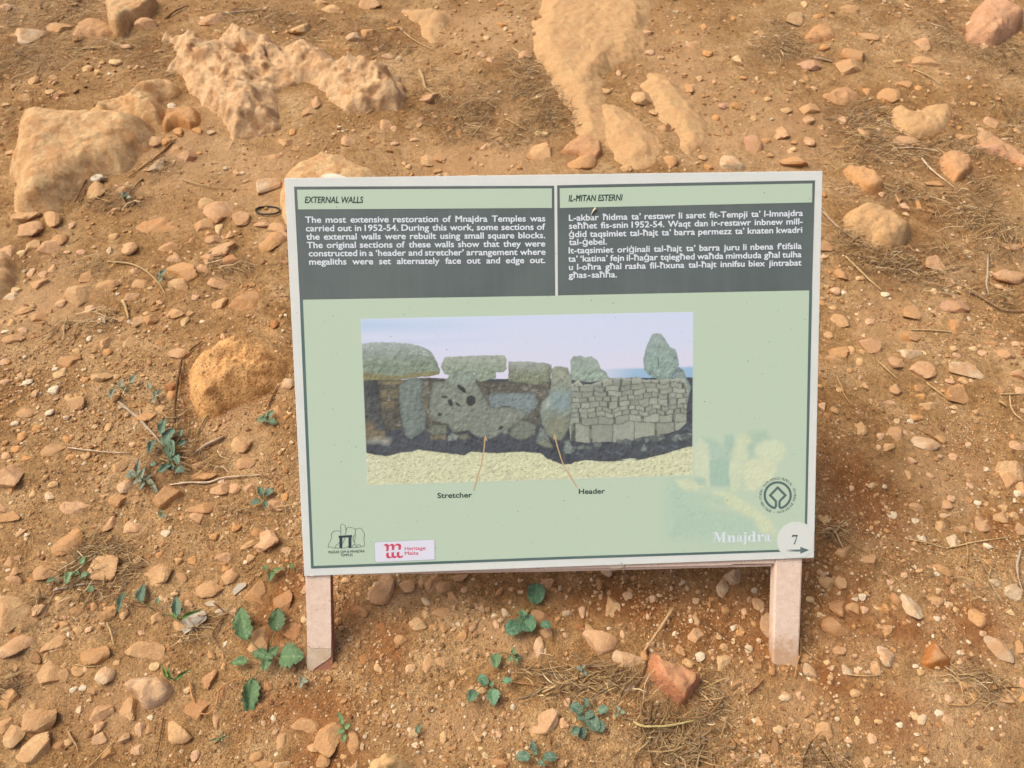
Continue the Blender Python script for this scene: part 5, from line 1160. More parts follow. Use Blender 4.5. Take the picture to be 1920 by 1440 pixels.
# --- the photograph printed in the middle
q = px([(678, 597), (1299, 585), (1299, 893), (687, 908)])
u0, u1 = (q[0, 0] + q[3, 0]) / 2, (q[1, 0] + q[2, 0]) / 2; v0, v1 = (q[0, 1] + q[1, 1]) / 2, (q[2, 1] + q[3, 1]) / 2
cv = Canvas(u0, v0, u1, v1, 560, 286)
KL = lambda pts: px([(670 + x / 4.236, 580 + y / 4.236) for x, y in pts])
KR = lambda pts: px([(980 + x / 4.236, 580 + y / 4.236) for x, y in pts])
A1, A2 = np.array(lin(204, 220, 240, PK)), np.array(lin(214, 218, 234, PK))
fu, fv = (cv.u - u0) / (u1 - u0), (cv.v - v0) / (v1 - v0)
w_ = np.clip(fv / .32 + .25 * fbm(fu * 2.2, fv * 7, 5, 3), 0, 1)[..., None]; cv.c = A1 * (1 - w_) + A2 * w_
st = np.clip(1 - np.abs(fv - .04 - .05 * fu) / .06, 0, 1) * np.clip(1 - fu / .42, 0, 1) + .5 * np.clip(1 - np.abs(fv - .155 + .05 * fu) / .03, 0, 1) * np.clip(1 - fu / .5, 0, 1)
cv.c = cv.c * (1 - .55 * st[..., None]) + np.array(lin(156, 194, 226, PK)) * .55 * st[..., None]
B = np.array(lin(146, 188, 216, PK))
sea = np.clip((fv - .325) / .015, 0, 1) * np.clip((fu - .70) / .12, 0, 1); cv.c = cv.c * (1 - sea[..., None] * .9) + (B * (1 - .35 * np.clip((fv - .33) * 4, 0, 1)[..., None])) * sea[..., None] * .9
# ground and its deep shade
cv.fill(KL([(40, 560), (2720, 540), (2720, 1500), (40, 1500)]), (66, 72, 78), .3, 0, seed=3)
gtop = [(40, 1130), (150, 1158), (250, 1165), (330, 1140), (430, 1130), (485, 1115), (620, 1132), (850, 1160), (900, 1130), (1100, 1142), (1313, 1130), (1453, 1142), (1513, 1190), (1633, 1232), (1693, 1230), (1733, 1210), (1813, 1195), (1953, 1210), (2113, 1203), (2213, 1200), (2313, 1180), (2463, 1140), (2563, 1110), (2623, 1090), (2720, 1095)]
cv.fill(KL(gtop + [(2720, 1600), (40, 1600)]), (206, 212, 172), .10, .12, .002, 5, tsc=.004)
reg = KL(gtop + [(2720, 1450), (40, 1450)])
cv.specks(reg, (116, 124, 98), 1100, .0002, .0008, 4, .75, 2.2); cv.specks(reg, (226, 230, 202), 500, .0003, .0008, 6, .6, 2.5); cv.specks(reg, (70, 80, 62), 260, .0003, .0007, 7, .8, 2.0)
cv.fill(KL([(45, 560), (330, 560), (560, 540), (1000, 570), (1530, 580), (1500, 900), (1200, 960), (600, 930), (60, 980)]), (88, 88, 78), .35, .1, .004, 91)
# small stones packed behind
rs = np.random.default_rng(5)
for xx0, yy0, xx1, yy1, n_ in [(60, 580, 330, 800, 26), (180, 600, 330, 720, 12), (500, 570, 600, 850, 22), (980, 590, 1500, 720, 60), (1400, 620, 1520, 880, 22), (60, 820, 360, 960, 18)]:
    for _ in range(n_):
        cx_, cy_ = rs.uniform(xx0, xx1), rs.uniform(yy0, yy1); w2, h2 = rs.uniform(18, 42), rs.uniform(14, 26); aa = np.linspace(0, 6.28, 9)[:-1]
        cv.fill(KL([(cx_ + w2 * math.cos(t) * rs.uniform(.8, 1.1), cy_ + h2 * math.sin(t) * rs.uniform(.8, 1.1)) for t in aa]), (lambda g_: tuple(int(b * g_) for b in (122, 122, 108)))(rs.uniform(.75, 1.1)), .15, .6, .001, int(rs.integers(99)))
for pts in [[(190, 725), (305, 725), (300, 790), (190, 795)], [(250, 640), (325, 620), (325, 710), (265, 710)], [(515, 740), (565, 710), (560, 820), (512, 825)], [(175, 640), (240, 630), (240, 700), (180, 710)]]:
    cv.fill(KL(pts), (118, 112, 88), .18, .5, .0012, 12)
def mg(K_, pts, col, top=None, seed=1, edge=.45, tex=.2): cv.fill(K_(pts), tuple(min(250, q * k_) for q, k_ in zip(col, (1.02, 1.05, 1.04))), tex, edge, .0022, seed, top=top, soft=.012 if edge <= .1 else None, alpha=.55 if edge <= .1 else 1.0)
mg(KL, [(50, 580), (130, 560), (165, 600), (175, 700), (190, 850), (225, 930), (225, 1020), (120, 1040), (60, 1040)], (82, 84, 82), seed=21, tex=.3)
mg(KL, [(60, 900), (110, 880), (160, 960), (225, 960), (222, 1025), (66, 1035)], (118, 106, 84), seed=22)
mg(KL, [(90, 560), (165, 565), (160, 680), (110, 700)], (46, 50, 58), seed=24, edge=.1)
mg(KL, [(180, 570), (380, 560), (360, 595), (200, 600)], (130, 120, 92), seed=23, edge=.3)
mg(KL, [(30, 272), (130, 262), (300, 262), (430, 272), (520, 300), (585, 335), (622, 400), (658, 480), (650, 515), (560, 532), (450, 540), (330, 557), (30, 562)], (126, 138, 120), (158, 172, 166), 25, .35, .2)
mg(KL, [(30, 500), (330, 530), (450, 505), (640, 490), (650, 515), (560, 532), (450, 540), (330, 557), (30, 562)], (134, 128, 92), None, 26, .2)
mg(KL, [(690, 380), (900, 368), (1170, 365), (1187, 400), (1185, 470), (1160, 495), (1100, 500), (1100, 545), (980, 575), (935, 560), (930, 505), (740, 527), (690, 512), (663, 455)], (142, 152, 134), (164, 174, 160), 27, .35)
mg(KL, [(1200, 415), (1320, 413), (1495, 425), (1545, 440), (1538, 500), (1528, 572), (1413, 602), (1313, 582), (1200, 572)], (128, 134, 112), (156, 166, 156), 28, .35)
mg(KL, [(325, 610), (400, 550), (470, 540), (525, 560), (510, 700), (545, 800), (542, 950), (480, 1000), (420, 1030), (380, 1000), (340, 830)], (112, 122, 116), None, 29, .45)
mg(KL, [(1040, 690), (1060, 668), (1400, 658), (1440, 740), (1400, 800), (1330, 865), (1240, 800), (1050, 790)], (118, 130, 130), None, 30, .4)
mg(KL, [(598, 575), (700, 570), (750, 500), (810, 480), (900, 500), (930, 520), (935, 580), (970, 620), (1020, 720), (1055, 780), (1200, 775), (1330, 800), (1340, 850), (1300, 885), (1200, 950), (1150, 972), (1100, 1012), (1050, 1030), (950, 1010), (880, 960), (760, 982), (720, 912), (620, 892), (568, 860), (575, 700)], (124, 130, 118), None, 31, .4)
mg(KL, [(700, 570), (750, 500), (810, 480), (900, 500), (930, 520), (935, 580), (840, 600), (760, 590)], (136, 146, 134), None, 32, .15)
for cx_, cy_, a_, b_, t_ in [(830, 630, 48, 17, .7), (902, 725, 40, 42, .2), (740, 742, 22, 32, -.3), (692, 694, 28, 11, .1), (800, 755, 26, 9, .6), (1180, 772, 44, 5, .05), (655, 835, 18, 14, 0), (1140, 940, 22, 14, -.5)]:
    aa = np.linspace(0, 6.28, 11)[:-1]
    cv.fill(KL([(cx_ + a_ * math.cos(t) * math.cos(t_) - b_ * math.sin(t) * math.sin(t_), cy_ + a_ * math.cos(t) * math.sin(t_) + b_ * math.sin(t) * math.cos(t_)) for t in aa]), (58, 58, 58), .2, 0, seed=33, soft=.0012)
mg(KL, [(540, 960), (600, 915), (710, 920), (712, 985), (600, 997)], (116, 120, 106), None, 34); mg(KL, [(570, 1000), (708, 990), (706, 1040), (580, 1035)], (120, 112, 90), None, 35)
mg(KL, [(715, 1010), (750, 980), (805, 1000), (790, 1040), (720, 1045)], (134, 142, 134), None, 36); mg(KL, [(805, 1000), (860, 985), (905, 1015), (850, 1045), (810, 1030)], (122, 122, 104), None, 37)
mg(KL, [(1150, 960), (1190, 950), (1200, 985), (1160, 1000)], (128, 136, 128), None, 38); mg(KL, [(1200, 985), (1240, 920), (1300, 885), (1370, 890), (1420, 920), (1410, 990), (1340, 1030), (1280, 1035), (1220, 1010)], (112, 118, 106), None, 39)
mg(KR, [(105, 1045), (140, 935), (170, 950), (200, 1000), (240, 1100), (180, 1090)], (118, 126, 120), None, 40); mg(KR, [(100, 1060), (180, 1020), (240, 1080), (240, 1105), (160, 1090)], (124, 128, 112), None, 41)
mg(KL, [(85, 1052), (150, 1025), (255, 1037), (235, 1066), (180, 1048)], (226, 222, 198), None, 42, .1, .1)
mg(KR, [(780, 1195), (850, 1183), (910, 1190), (860, 1212)], (206, 208, 178), None, 43, .2)
# stones above the rebuilt wall
mg(KR, [(380, 405), (400, 375), (460, 365), (500, 382), (550, 372), (595, 410), (620, 470), (660, 500), (688, 548), (640, 562), (560, 578), (500, 575), (383, 562)], (146, 162, 148), (156, 172, 162), 44, .25)
mg(KR, [(1240, 460), (1275, 480), (1292, 530), (1338, 610), (1320, 690), (1300, 790), (1290, 900), (1200, 700), (1200, 540)], (136, 150, 142), None, 45, .35)
mg(KR, [(1030, 195), (1060, 190), (1103, 198), (1135, 245), (1170, 300), (1215, 318), (1242, 440), (1215, 500), (1180, 552), (1080, 556), (1040, 540), (1000, 520), (965, 480), (958, 390), (980, 300), (1008, 235)], (138, 156, 148), (150, 170, 162), 46, .3)
for a_, b_, c_, d_ in [(1070, 385, 1080, 460), (1025, 500, 1080, 545), (1240, 460, 1190, 530)]:
    cv.fill(KR([(a_, b_), (a_ + 6, b_), (c_ + 3, d_), (c_ - 3, d_)]), (64, 76, 78), .1, 0, seed=3)
# the rebuilt wall of small squared blocks
wall = KR([(372, 620), (395, 590), (440, 560), (480, 600), (550, 595), (600, 575), (690, 545), (830, 543), (870, 555), (900, 532), (960, 560), (1100, 557), (1240, 548), (1290, 560), (1305, 620), (1300, 900), (1240, 960), (1160, 980), (1050, 1000), (960, 1010), (870, 1042), (770, 1052), (650, 1052), (500, 1062), (380, 1040), (366, 900), (372, 700)])
d = cv.dist(wall); m = np.clip(d / cv.px + .5, 0, 1)
k_ = P(np.array([980., 980 + 1398 / 4.236]), np.array([580., 580.]))[:, 0]; kv = P(np.array([1140., 1140.]), np.array([580., 920.]))[:, 1]
X_ = (cv.u - k_[0]) / (k_[1] - k_[0]) * 1398; Y_ = (cv.v - kv[0]) / (kv[1] - kv[0]) * 1440
Y_ = Y_ + 17 * fbm(X_ / 130, Y_ / 120, 4, 3) + 13 * vn(X_ / 70, Y_ / 160, 66) + (X_ - 380) * .012; X_ = X_ + 8 * fbm(X_ / 90, Y_ / 60, 14, 3)
edges = np.array([540, 598, 640, 682, 724, 776, 812, 850, 905, 1080.]); row = np.clip(np.searchsorted(edges, Y_) - 1, 0, 8)
y0_, y1_ = edges[row], edges[row + 1]
cw = 62 + 52 * _h(row, row * 0, 9) + np.array([0, 0, 0, 0, 0, 0, 0, 14, 56.])[row]
cx_ = X_ / cw + _h(row, row * 0, 3) * 5; ci = np.floor(cx_); jit = .42 * (_h(ci, row, 5) - .5); jit2 = .42 * (_h(ci + 1, row, 5) - .5)
fx = (cx_ - ci - jit); fx2 = 1 + jit2 - (cx_ - ci)
gap = np.minimum(np.minimum(fx, fx2) * cw, np.minimum(Y_ - y0_, y1_ - Y_)); gap = gap + 2.2 * fbm(X_ / 14, Y_ / 14, 7, 2)
sh = .82 + .32 * _h(ci, row, 21); hue = _h(ci, row, 44)[..., None]
stone = (np.array(lin(154, 162, 144, PK)) * (1 - hue) + np.array(lin(146, 156, 142, PK)) * hue) * (sh * (1 + .22 * fbm(cv.u / .004, cv.v / .004, 8, 4)))[..., None]
stone = stone * (.72 + .28 * np.clip(gap / 9, 0, 1))[..., None]
jt = np.clip((gap - .8) / 2.6, 0, 1)[..., None]
jt = np.maximum(jt, (fbm(X_ / 40, Y_ / 40, 71, 2) > .38)[..., None] * .75)
wc = stone * jt + np.array(lin(88, 95, 84, PK)) * (1 - jt)
cv.c = cv.c * (1 - m[..., None]) + wc * m[..., None]
topm = np.clip(1 - d / .004, 0, 1) * m * (Y_ < 620) * .5; cv.c = cv.c * (1 - topm[..., None]) + np.array(lin(196, 206, 190, PK)) * topm[..., None]
for _ in range(30):                                            # rubble at the wall's foot
    cx_, cy_ = rs.uniform(330, 1330), 0; cy_ = 1085 - max(0, cx_ - 500) * .10 + rs.uniform(-18, 18); w2, h2 = rs.uniform(20, 48), rs.uniform(14, 30)
    if cx_ < 440: cy_ += 20
    cv.fill(KR([(cx_ + w2 * math.cos(t) * rs.uniform(.7, 1.1), cy_ + h2 * math.sin(t) * rs.uniform(.7, 1.1)) for t in np.linspace(0, 6.28, 8)[:-1]]), (lambda g_: tuple(int(b * g_) for b in (118, 130, 124)))(rs.uniform(.8, 1.1)), .15, .45, .0012, int(rs.integers(99)))
for a_, b_ in [(690, 1135), (760, 1140), (1100, 1095), (1205, 1085), (450, 1150), (1310, 950)]:
    cv.fill(KR([(a_ - 45, b_ - 8), (a_ - 10, b_ - 17), (a_ + 40, b_ + 8), (a_ + 20, b_ + 16)]), (92, 104, 112), .15, .3, .001, 3)
mg(KR, [(320, 1130), (330, 1050), (370, 1035), (400, 1100), (390, 1150), (340, 1140)], (126, 136, 130), None, 47)
mg(KR, [(930, 1130), (960, 1060), (985, 1100), (995, 1130)], (116, 126, 122), None, 48)
mg(KR, [(225, 475), (260, 452), (310, 452), (358, 462), (385, 530), (387, 640), (392, 760), (382, 850), (372, 930), (350, 980), (300, 1042), (240, 1030), (190, 990), (150, 900), (135, 800), (150, 740), (210, 680), (225, 600)], (128, 138, 126), (150, 158, 138), 49, .45)
mg(KR, [(225, 650), (370, 650), (375, 780), (300, 800), (215, 760)], (122, 146, 158), None, 50, .05)
mg(KR, [(180, 720), (215, 712), (212, 772), (185, 780)], (198, 208, 198), None, 51, .1)
mg(KR, [(180, 860), (350, 850), (340, 980), (300, 1035), (240, 1025), (195, 980)], (130, 126, 98), None, 52, .1)
cv.specks(KR([(225, 475), (358, 462), (387, 640), (225, 640)]), (62, 66, 58), 70, .0004, .0009, 9, .8, 1.2)
cv.specks(KL([(600, 600), (930, 520), (1040, 720), (1300, 860), (1050, 1010), (620, 880)]), (66, 70, 62), 190, .0002, .0006, 10, .75, 1.2)
cv.specks(KL([(40, 300), (560, 320), (640, 500), (60, 545)]), (66, 76, 70), 170, .0002, .0007, 11, .75, 1.3)
cv.specks(KL([(40, 265), (430, 262), (600, 350), (560, 400), (300, 320), (60, 330)]), (196, 212, 208), 120, .0003, .0009, 14, .7, 2.2)
cv.specks(KL([(690, 385), (1170, 372), (1180, 480), (940, 560), (700, 500)]), (72, 82, 74), 120, .0002, .0006, 12, .75, 1.3)
cv.specks(KL([(1200, 430), (1540, 450), (1520, 580), (1210, 570)]), (66, 70, 54), 150, .0002, .0007, 13, .75, 1.3)
cv.specks(wall, (84, 92, 84), 320, .0002, .0005, 15, .6, 1.4)
cv.specks(KL([(60, 1040), (2600, 1010), (2600, 1090), (1633, 1220), (60, 1120)]), (110, 122, 140), 140, .0002, .0006, 16, .5, 2.0)
fe = np.minimum(np.minimum(fu, 1 - fu) * (u1 - u0), np.minimum(fv, 1 - fv) * (v1 - v0)); fe = np.clip(1 - fe / .0011, 0, 1)[..., None] * .6
cv.c = cv.c * (1 - fe) + np.array(lin(212, 226, 222, PK)) * fe
cv.build('printed_picture', .00056)

# --- strips, arrows, logos
def strip(pts, w, closed=False):
    p = np.array(pts, float); n = len(p); out = []
    w = np.full(n, w) if np.isscalar(w) else np.asarray(w)
    nx_ = np.roll(p, -1, 0) - p; pv = p - np.roll(p, 1, 0)
    if not closed: nx_[-1] = pv[-1]; pv[0] = nx_[0]
    nx_ /= np.linalg.norm(nx_, axis=1)[:, None] + 1e-12; pv /= np.linalg.norm(pv, axis=1)[:, None] + 1e-12
    t = nx_ + pv; t /= np.linalg.norm(t, axis=1)[:, None] + 1e-12; nn = np.stack([-t[:, 1], t[:, 0]], -1)
    k = 1 / np.maximum(.45, np.abs(np.sum(t * nx_, 1)))
    a = p + nn * (w * k / 2)[:, None]; b = p - nn * (w * k / 2)[:, None]
    m = n if closed else n - 1
    return [np.array([a[i], a[(i + 1) % n], b[(i + 1) % n], b[i]]) for i in range(m)]
ARR = lin(196, 168, 122, PK)
K1 = .235 / 1000
def up(pts): return px(pts)
for pts, head in [(KL([(922, 1440), (950, 1350), (985, 1230), (1003, 1130), (1012, 1050), (1018, 1010)]), KL([(1018, 992), (1033, 1046), (1018, 1034), (1003, 1046)])),
                  (KR([(430, 1412), (380, 1330), (320, 1225), (285, 1120), (262, 1040), (252, 1000)]), KR([(247, 982), (272, 1030), (256, 1024), (243, 1036)]))]:
    flat('pointer_arrow', [(s_, ARR) for s_ in strip(resample(pts, 16), .0019)] + [(head, ARR)], .00066)

K5 = lambda pts: px([(560 + x / 5.647, 900 + y / 5.647) for x, y in pts])
lines = [[(312, 712), (318, 680), (350, 610), (345, 580), (365, 545), (400, 537), (437, 540), (447, 555)], [(447, 580), (445, 500), (448, 475), (460, 465), (495, 485), (500, 545), (495, 580)],
         [(495, 580), (505, 525), (525, 500), (580, 508), (598, 525), (602, 560), (580, 600), (578, 645), (592, 650), (598, 600), (600, 570)], [(600, 520), (655, 508), (680, 540), (698, 572), (690, 620), (698, 680), (685, 702), (660, 705)],
         [(560, 712), (575, 690), (590, 680), (605, 690), (610, 710)], [(612, 708), (622, 690), (640, 683), (655, 692), (660, 705)], [(390, 715), (395, 690), (425, 672), (440, 640)], [(465, 670), (480, 640), (490, 612)],
         [(312, 712), (340, 705), (360, 715), (390, 718), (430, 718), (490, 718), (520, 702), (530, 715), (560, 714), (610, 712), (660, 706)], [(592, 650), (596, 680)]]
pol = []
for l_ in lines: pol += [(s_, INK) for s_ in strip(resample(K5(l_), max(3, 3 * len(l_))), .00055)]
NAVY = lin(44, 58, 66, PK)
for b_ in [[(424, 588), (565, 580), (566, 604), (424, 612)], [(432, 612), (462, 610), (462, 720), (432, 720)], [(528, 606), (558, 605), (558, 716), (528, 716)]]: pol.append((K5(b_), NAVY))
flat('temple_logo', pol, .0006)

# sticker with its curled lettering
flat('sticker', [(K5([(800, 665), (812, 655), (1430, 626), (1442, 634), (1444, 835), (1434, 843), (820, 872), (808, 864)]), lin(150, 165, 168, PK)), (K5([(804, 667), (815, 658), (1428, 629), (1438, 636), (1440, 832), (1430, 840), (822, 868), (812, 861)]), lin(222, 226, 236, .95))], .0007)
RED_ = lin(205, 62, 92, PK)
pol = [(K5(p_), RED_) for p_ in [
    [(898, 690), (910, 678), (932, 674), (952, 682), (957, 700), (952, 748), (926, 754), (930, 712), (918, 694)],
    [(957, 690), (985, 672), (1010, 680), (1016, 700), (1012, 738), (984, 742), (988, 705), (978, 692), (957, 700)],
    [(1016, 690), (1040, 671), (1072, 674), (1086, 690), (1082, 735), (1055, 738), (1058, 702), (1044, 690), (1016, 700)],
    [(930, 770), (955, 766), (954, 795), (962, 812), (985, 805), (985, 820), (955, 830), (932, 820), (924, 795)],
    [(982, 766), (1010, 762), (1008, 795), (1020, 808), (1040, 800), (1040, 816), (1012, 828), (990, 818), (982, 795)],
    [(1040, 762), (1068, 760), (1066, 795), (1078, 806), (1112, 795), (1100, 818), (1070, 826), (1046, 816), (1040, 795)]]]
flat('sticker_emblem', pol, .00078)

# world heritage emblem
def R6c(r, deg): return (1105 + r * math.cos(math.radians(deg)), 690 + r * math.sin(math.radians(deg)))
path = [(1105, 622), (1040, 690), (1088, 740), (1090, 760), (1090, 785), (1080, 799), (1060, 796)] + [R6c(113, d_) for d_ in range(122, 419, 9)] + [(1150, 796), (1130, 799), (1120, 785), (1120, 760), (1122, 740), (1172, 690)]
flat('heritage_emblem', [(s_, LINE) for s_ in strip(K6(path), .0037, True)], .0006)

# number disc, arrow, 7
d_ = [(1263 + 163 * math.cos(t), 1083 + 163 * math.sin(t)) for t in np.linspace(0, 2 * math.pi, 65)[:-1]]
uv = K6(d_); uv[:, 0] = np.minimum(uv[:, 0], .7985); uv[:, 1] = np.minimum(uv[:, 1], .5985)
flat('number_disc', [(uv, MARGIN)], .00054)
K18 = lambda pts: px([(1450 + x / 18., 990 + y / 18.) for x, y in pts])
fadeA, fadeB = MARGIN, LINE
flat('direction_arrow', [(K18([(905, 630), (1208, 740), (905, 868)]), LINE)] + [(K18([(x0_, 722), (x0_ + 101, 722), (x0_ + 101, 792), (x0_, 792)]), [tuple(np.array(fadeA) * (1 - t0_) + np.array(fadeB) * t0_), tuple(np.array(fadeA) * (1 - t1_) + np.array(fadeB) * t1_), tuple(np.array(fadeA) * (1 - t1_) + np.array(fadeB) * t1_), tuple(np.array(fadeA) * (1 - t0_) + np.array(fadeB) * t0_)]) for x0_, t0_, t1_ in [(400, 0, .35), (501, .35, .7), (602, .7, .9), (703, .9, 1), (804, 1, 1)]], .00062)
flat('panel_number', [(K18(p_), INK) for p_ in [[(640, 232), (825, 232), (805, 285), (655, 285), (612, 325)], [(782, 280), (815, 258), (722, 550), (682, 545)]]], .00062)

# the serif place name drawn from strokes
def serif(ch, x0, x1, yb, hc):
    sx_ = x1 - x0; o_ = []
    def p_(*q): o_.append([(x0 + a * sx_, yb - b * hc) for a, b in q])
    def ringq(cx, cy, rx, ry, wt, a0, a1):
        t = np.radians(np.linspace(a0, a1, 15)); wv = wt * (.45 + .55 * np.abs(np.cos(t)))
        P1 = [(cx + (rx) * math.cos(q), cy + ry * math.sin(q)) for q in t]; P2 = [(cx + (rx - w__) * math.cos(q), cy + (ry - .05) * math.sin(q)) for q, w__ in zip(t, wv)]
        for i in range(14): p_(P1[i], P1[i + 1], P2[i + 1], P2[i])
    if ch == 'M':
        p_((.14, 0), (.19, 0), (.19, 1), (.14, 1)); p_((0, 0), (.33, 0), (.33, .05), (0, .05)); p_((0, .95), (.27, .95), (.27, 1), (0, 1)); p_((.16, 1), (.34, 1), (.56, .28), (.47, .02))
        p_((.77, 1), (.83, 1), (.52, .02), (.47, .02)); p_((.72, 0), (.90, 0), (.90, 1), (.76, 1)); p_((.62, 0), (1, 0), (1, .05), (.62, .05)); p_((.76, .95), (1, .95), (1, 1), (.76, 1))
    if ch == 'n':
        p_((.14, 0), (.38, 0), (.38, .66), (.14, .66)); p_((0, 0), (.48, 0), (.48, .05), (0, .05)); p_((0, .6), (.2, .6), (.2, .66), (0, .66)); p_((.38, .5), (.52, .62), (.66, .69), (.60, .56), (.50, .54), (.38, .42)); p_((.6, .69), (.78, .66), (.86, .5), (.62, .5), (.56, .58)); p_((.62, 0), (.86, 0), (.86, .52), (.62, .52)); p_((.54, 0), (1, 0), (1, .05), (.54, .05))
    if ch == 'a':
        p_((.48, .1), (.74, .06), (.74, .5), (.48, .5)); p_((.70, .0), (.98, .0), (.98, .07), (.74, .12)); ringq(.44, .50, .30, .19, .24, 0, 150); ringq(.34, .19, .32, .20, .26, 60, 330); p_((.06, .42), (.3, .42), (.3, .56), (.12, .56))
    if ch == 'j':
        p_((.40, -.1), (.85, -.1), (.85, .66), (.40, .66)); p_((.2, .61), (.5, .61), (.5, .66), (.2, .66)); p_((.40, -.1), (.85, -.1), (.7, -.24), (.3, -.28), (.0, -.24), (.1, -.16), (.35, -.2)); t = np.radians(np.linspace(0, 330, 10)); p_(*[(.62 + .28 * math.cos(q), .86 + .12 * math.sin(q)) for q in t])
    if ch == 'd':
        p_((.56, .0), (.82, .0), (.82, 1), (.56, 1)); p_((.42, .95), (.6, .95), (.6, 1), (.42, 1)); p_((.78, 0), (1, 0), (1, .05), (.78, .05)); ringq(.36, .33, .36, .35, .28, 40, 320)
    if ch == 'r':
        p_((.14, 0), (.46, 0), (.46, .66), (.14, .66)); p_((0, 0), (.62, 0), (.62, .05), (0, .05)); p_((0, .6), (.2, .6), (.2, .66), (0, .66)); p_((.46, .44), (.6, .62), (.8, .69), (1, .66), (1, .48), (.8, .46), (.7, .56))
    return o_
pol = []
for ch, x0, x1, yb in [('M', 540, 656, 1099), ('n', 664, 742, 1097), ('a', 748, 806, 1096), ('j', 800, 838, 1095), ('d', 846, 922, 1093), ('r', 926, 986, 1091), ('a', 990, 1048, 1090)]:
    pol += [(K6(p_), lin(222, 232, 240, .95)) for p_ in serif(ch, x0, x1, yb, 88)]
flat('place_name', pol, .0006)

# ---- lettering
NC = {}          # lettering meshes made bold from shifted copies (the outline of a capital M breaks when it is swollen)
def word(s, size=1.0, bold=.02, shear=0.0, spacing=1.0):
    c = bpy.data.curves.new('lettering', 'FONT'); c.body = s; c.size = size; c.offset = 0 if ('M' in s or bold > .017) else bold; c.shear = shear; c.resolution_u = 3; c.space_character = spacing
    o = bpy.data.objects.new('lettering', c); o['swell'] = bold if ('M' in s or bold > .017) else 0.0; COL.objects.link(o); return o
def collect(objs):
    dg = bpy.context.evaluated_depsgraph_get(); out = []
    for o in objs:
        e = o.evaluated_get(dg); m = e.to_mesh()
        v = np.array([q.co[:2] for q in m.vertices]) if len(m.vertices) else np.zeros((0, 2)); f = [tuple(p.vertices) for p in m.polygons]
        e.to_mesh_clear(); sw = o['swell']
        if sw and len(v):
            sh = [(sw * math.cos(q), sw * math.sin(q)) for q in np.arange(6) * math.pi / 3]; n0 = len(v)
            f = [tuple(i + k * n0 for i in q) for k in range(6) for q in f]; v = np.vstack([v + np.array(q) for q in sh]); NC[id(f)] = (6, f)
        out.append((v, f))
    for o in objs:
        c = o.data; bpy.data.objects.remove(o); bpy.data.curves.remove(c)
    return out
def emit(name, items, col, z):
    """items: (v, f) already in face coordinates"""
    V, F = [], []; o = 0
    for v, f in items:
        kc = NC.get(id(f), (1,))[0]; zc = z + np.repeat(np.arange(kc), len(v) // kc) * 1.2e-5 if kc > 1 else z
        V.append(S(v[:, 0], v[:, 1], zc)); F += [tuple(i + o for i in q[::-1]) for q in f]; o += len(v)
    ob = obj(name, np.vstack(V), F, M_PRINT, sign, cols=np.tile(np.array(col), (o, 1)))
    n = ob.data.polygons[0].normal
    if np.dot(n, E_N) < 0: ob.data.flip_normals()
    return ob
H_ = collect([word('H', bold=0)])[0][0]; CAPH = np.ptp(H_[:, 1])

def justify(lines, capm, bold=.021, ragged=()):
    """lines: (text, left uv, right uv). Words share one width scale; gaps fill the line"""
    objs = []; idx = []
    for li, (t, a, b) in enumerate(lines):
        for w_ in t.split(' '): objs.append(word(w_, bold=bold)); idx.append(li)
    ms = collect(objs); s = capm / CAPH; res = []; gapn = .33
    ratio = []
    for li, (t, a, b) in enumerate(lines):
        ws = [np.ptp(m[0][:, 0]) for m, k in zip(ms, idx) if k == li]; W = np.linalg.norm(b - a)
        ratio.append(W / ((sum(ws) + gapn * .75 * (len(ws) - 1)) * s))
    sx = min(r for i, r in enumerate(ratio) if i not in ragged)
    for li, (t, a, b) in enumerate(lines):
        mine = [m for m, k in zip(ms, idx) if k == li]; W = np.linalg.norm(b - a); e = (b - a) / W; nrm = np.array([-e[1], e[0]])
        k = sx * s
        tot = sum(np.ptp(m[0][:, 0]) for m in mine) * k; gap = (W - tot) / max(1, len(mine) - 1)
        if len(mine) == 1: k *= W / tot
        x = 0.0
        for v, f in mine:
            x_ = (v[:, 0] - v[:, 0].min()) * k + x; y_ = v[:, 1] * s
            res.append((a + x_[:, None] * e - y_[:, None] * nrm, f)); x += np.ptp(v[:, 0]) * k + gap
    return res
Z1 = lambda x, y: P(np.array(530 + x / 3.692), np.array(310 + y / 3.692))
Z2 = lambda x, y: P(np.array(1030 + x / 3.692), np.array(310 + y / 3.692))
TXT = lin(226, 236, 240, .95)
eng = [("The most extensive restoration of Mnajdra Temples was", Z1(157, 398), Z1(1818, 388)), ("carried out in 1952-54. During this work, some sections of", Z1(161, 457), Z1(1818, 446)),
       ("the external walls were rebuilt using small square blocks.", Z1(164, 515), Z1(1818, 504)), ("The original sections of these walls show that they were", Z1(168, 573), Z1(1818, 562)),
       ("constructed in a \u2018header and stretcher\u2019 arrangement where", Z1(181, 630), Z1(1820, 619)), ("megaliths were set alternately face out and edge out.", Z1(184, 688), Z1(1818, 676))]
emit('english_text', justify(eng, 0.0088, .0235), TXT, .0006)
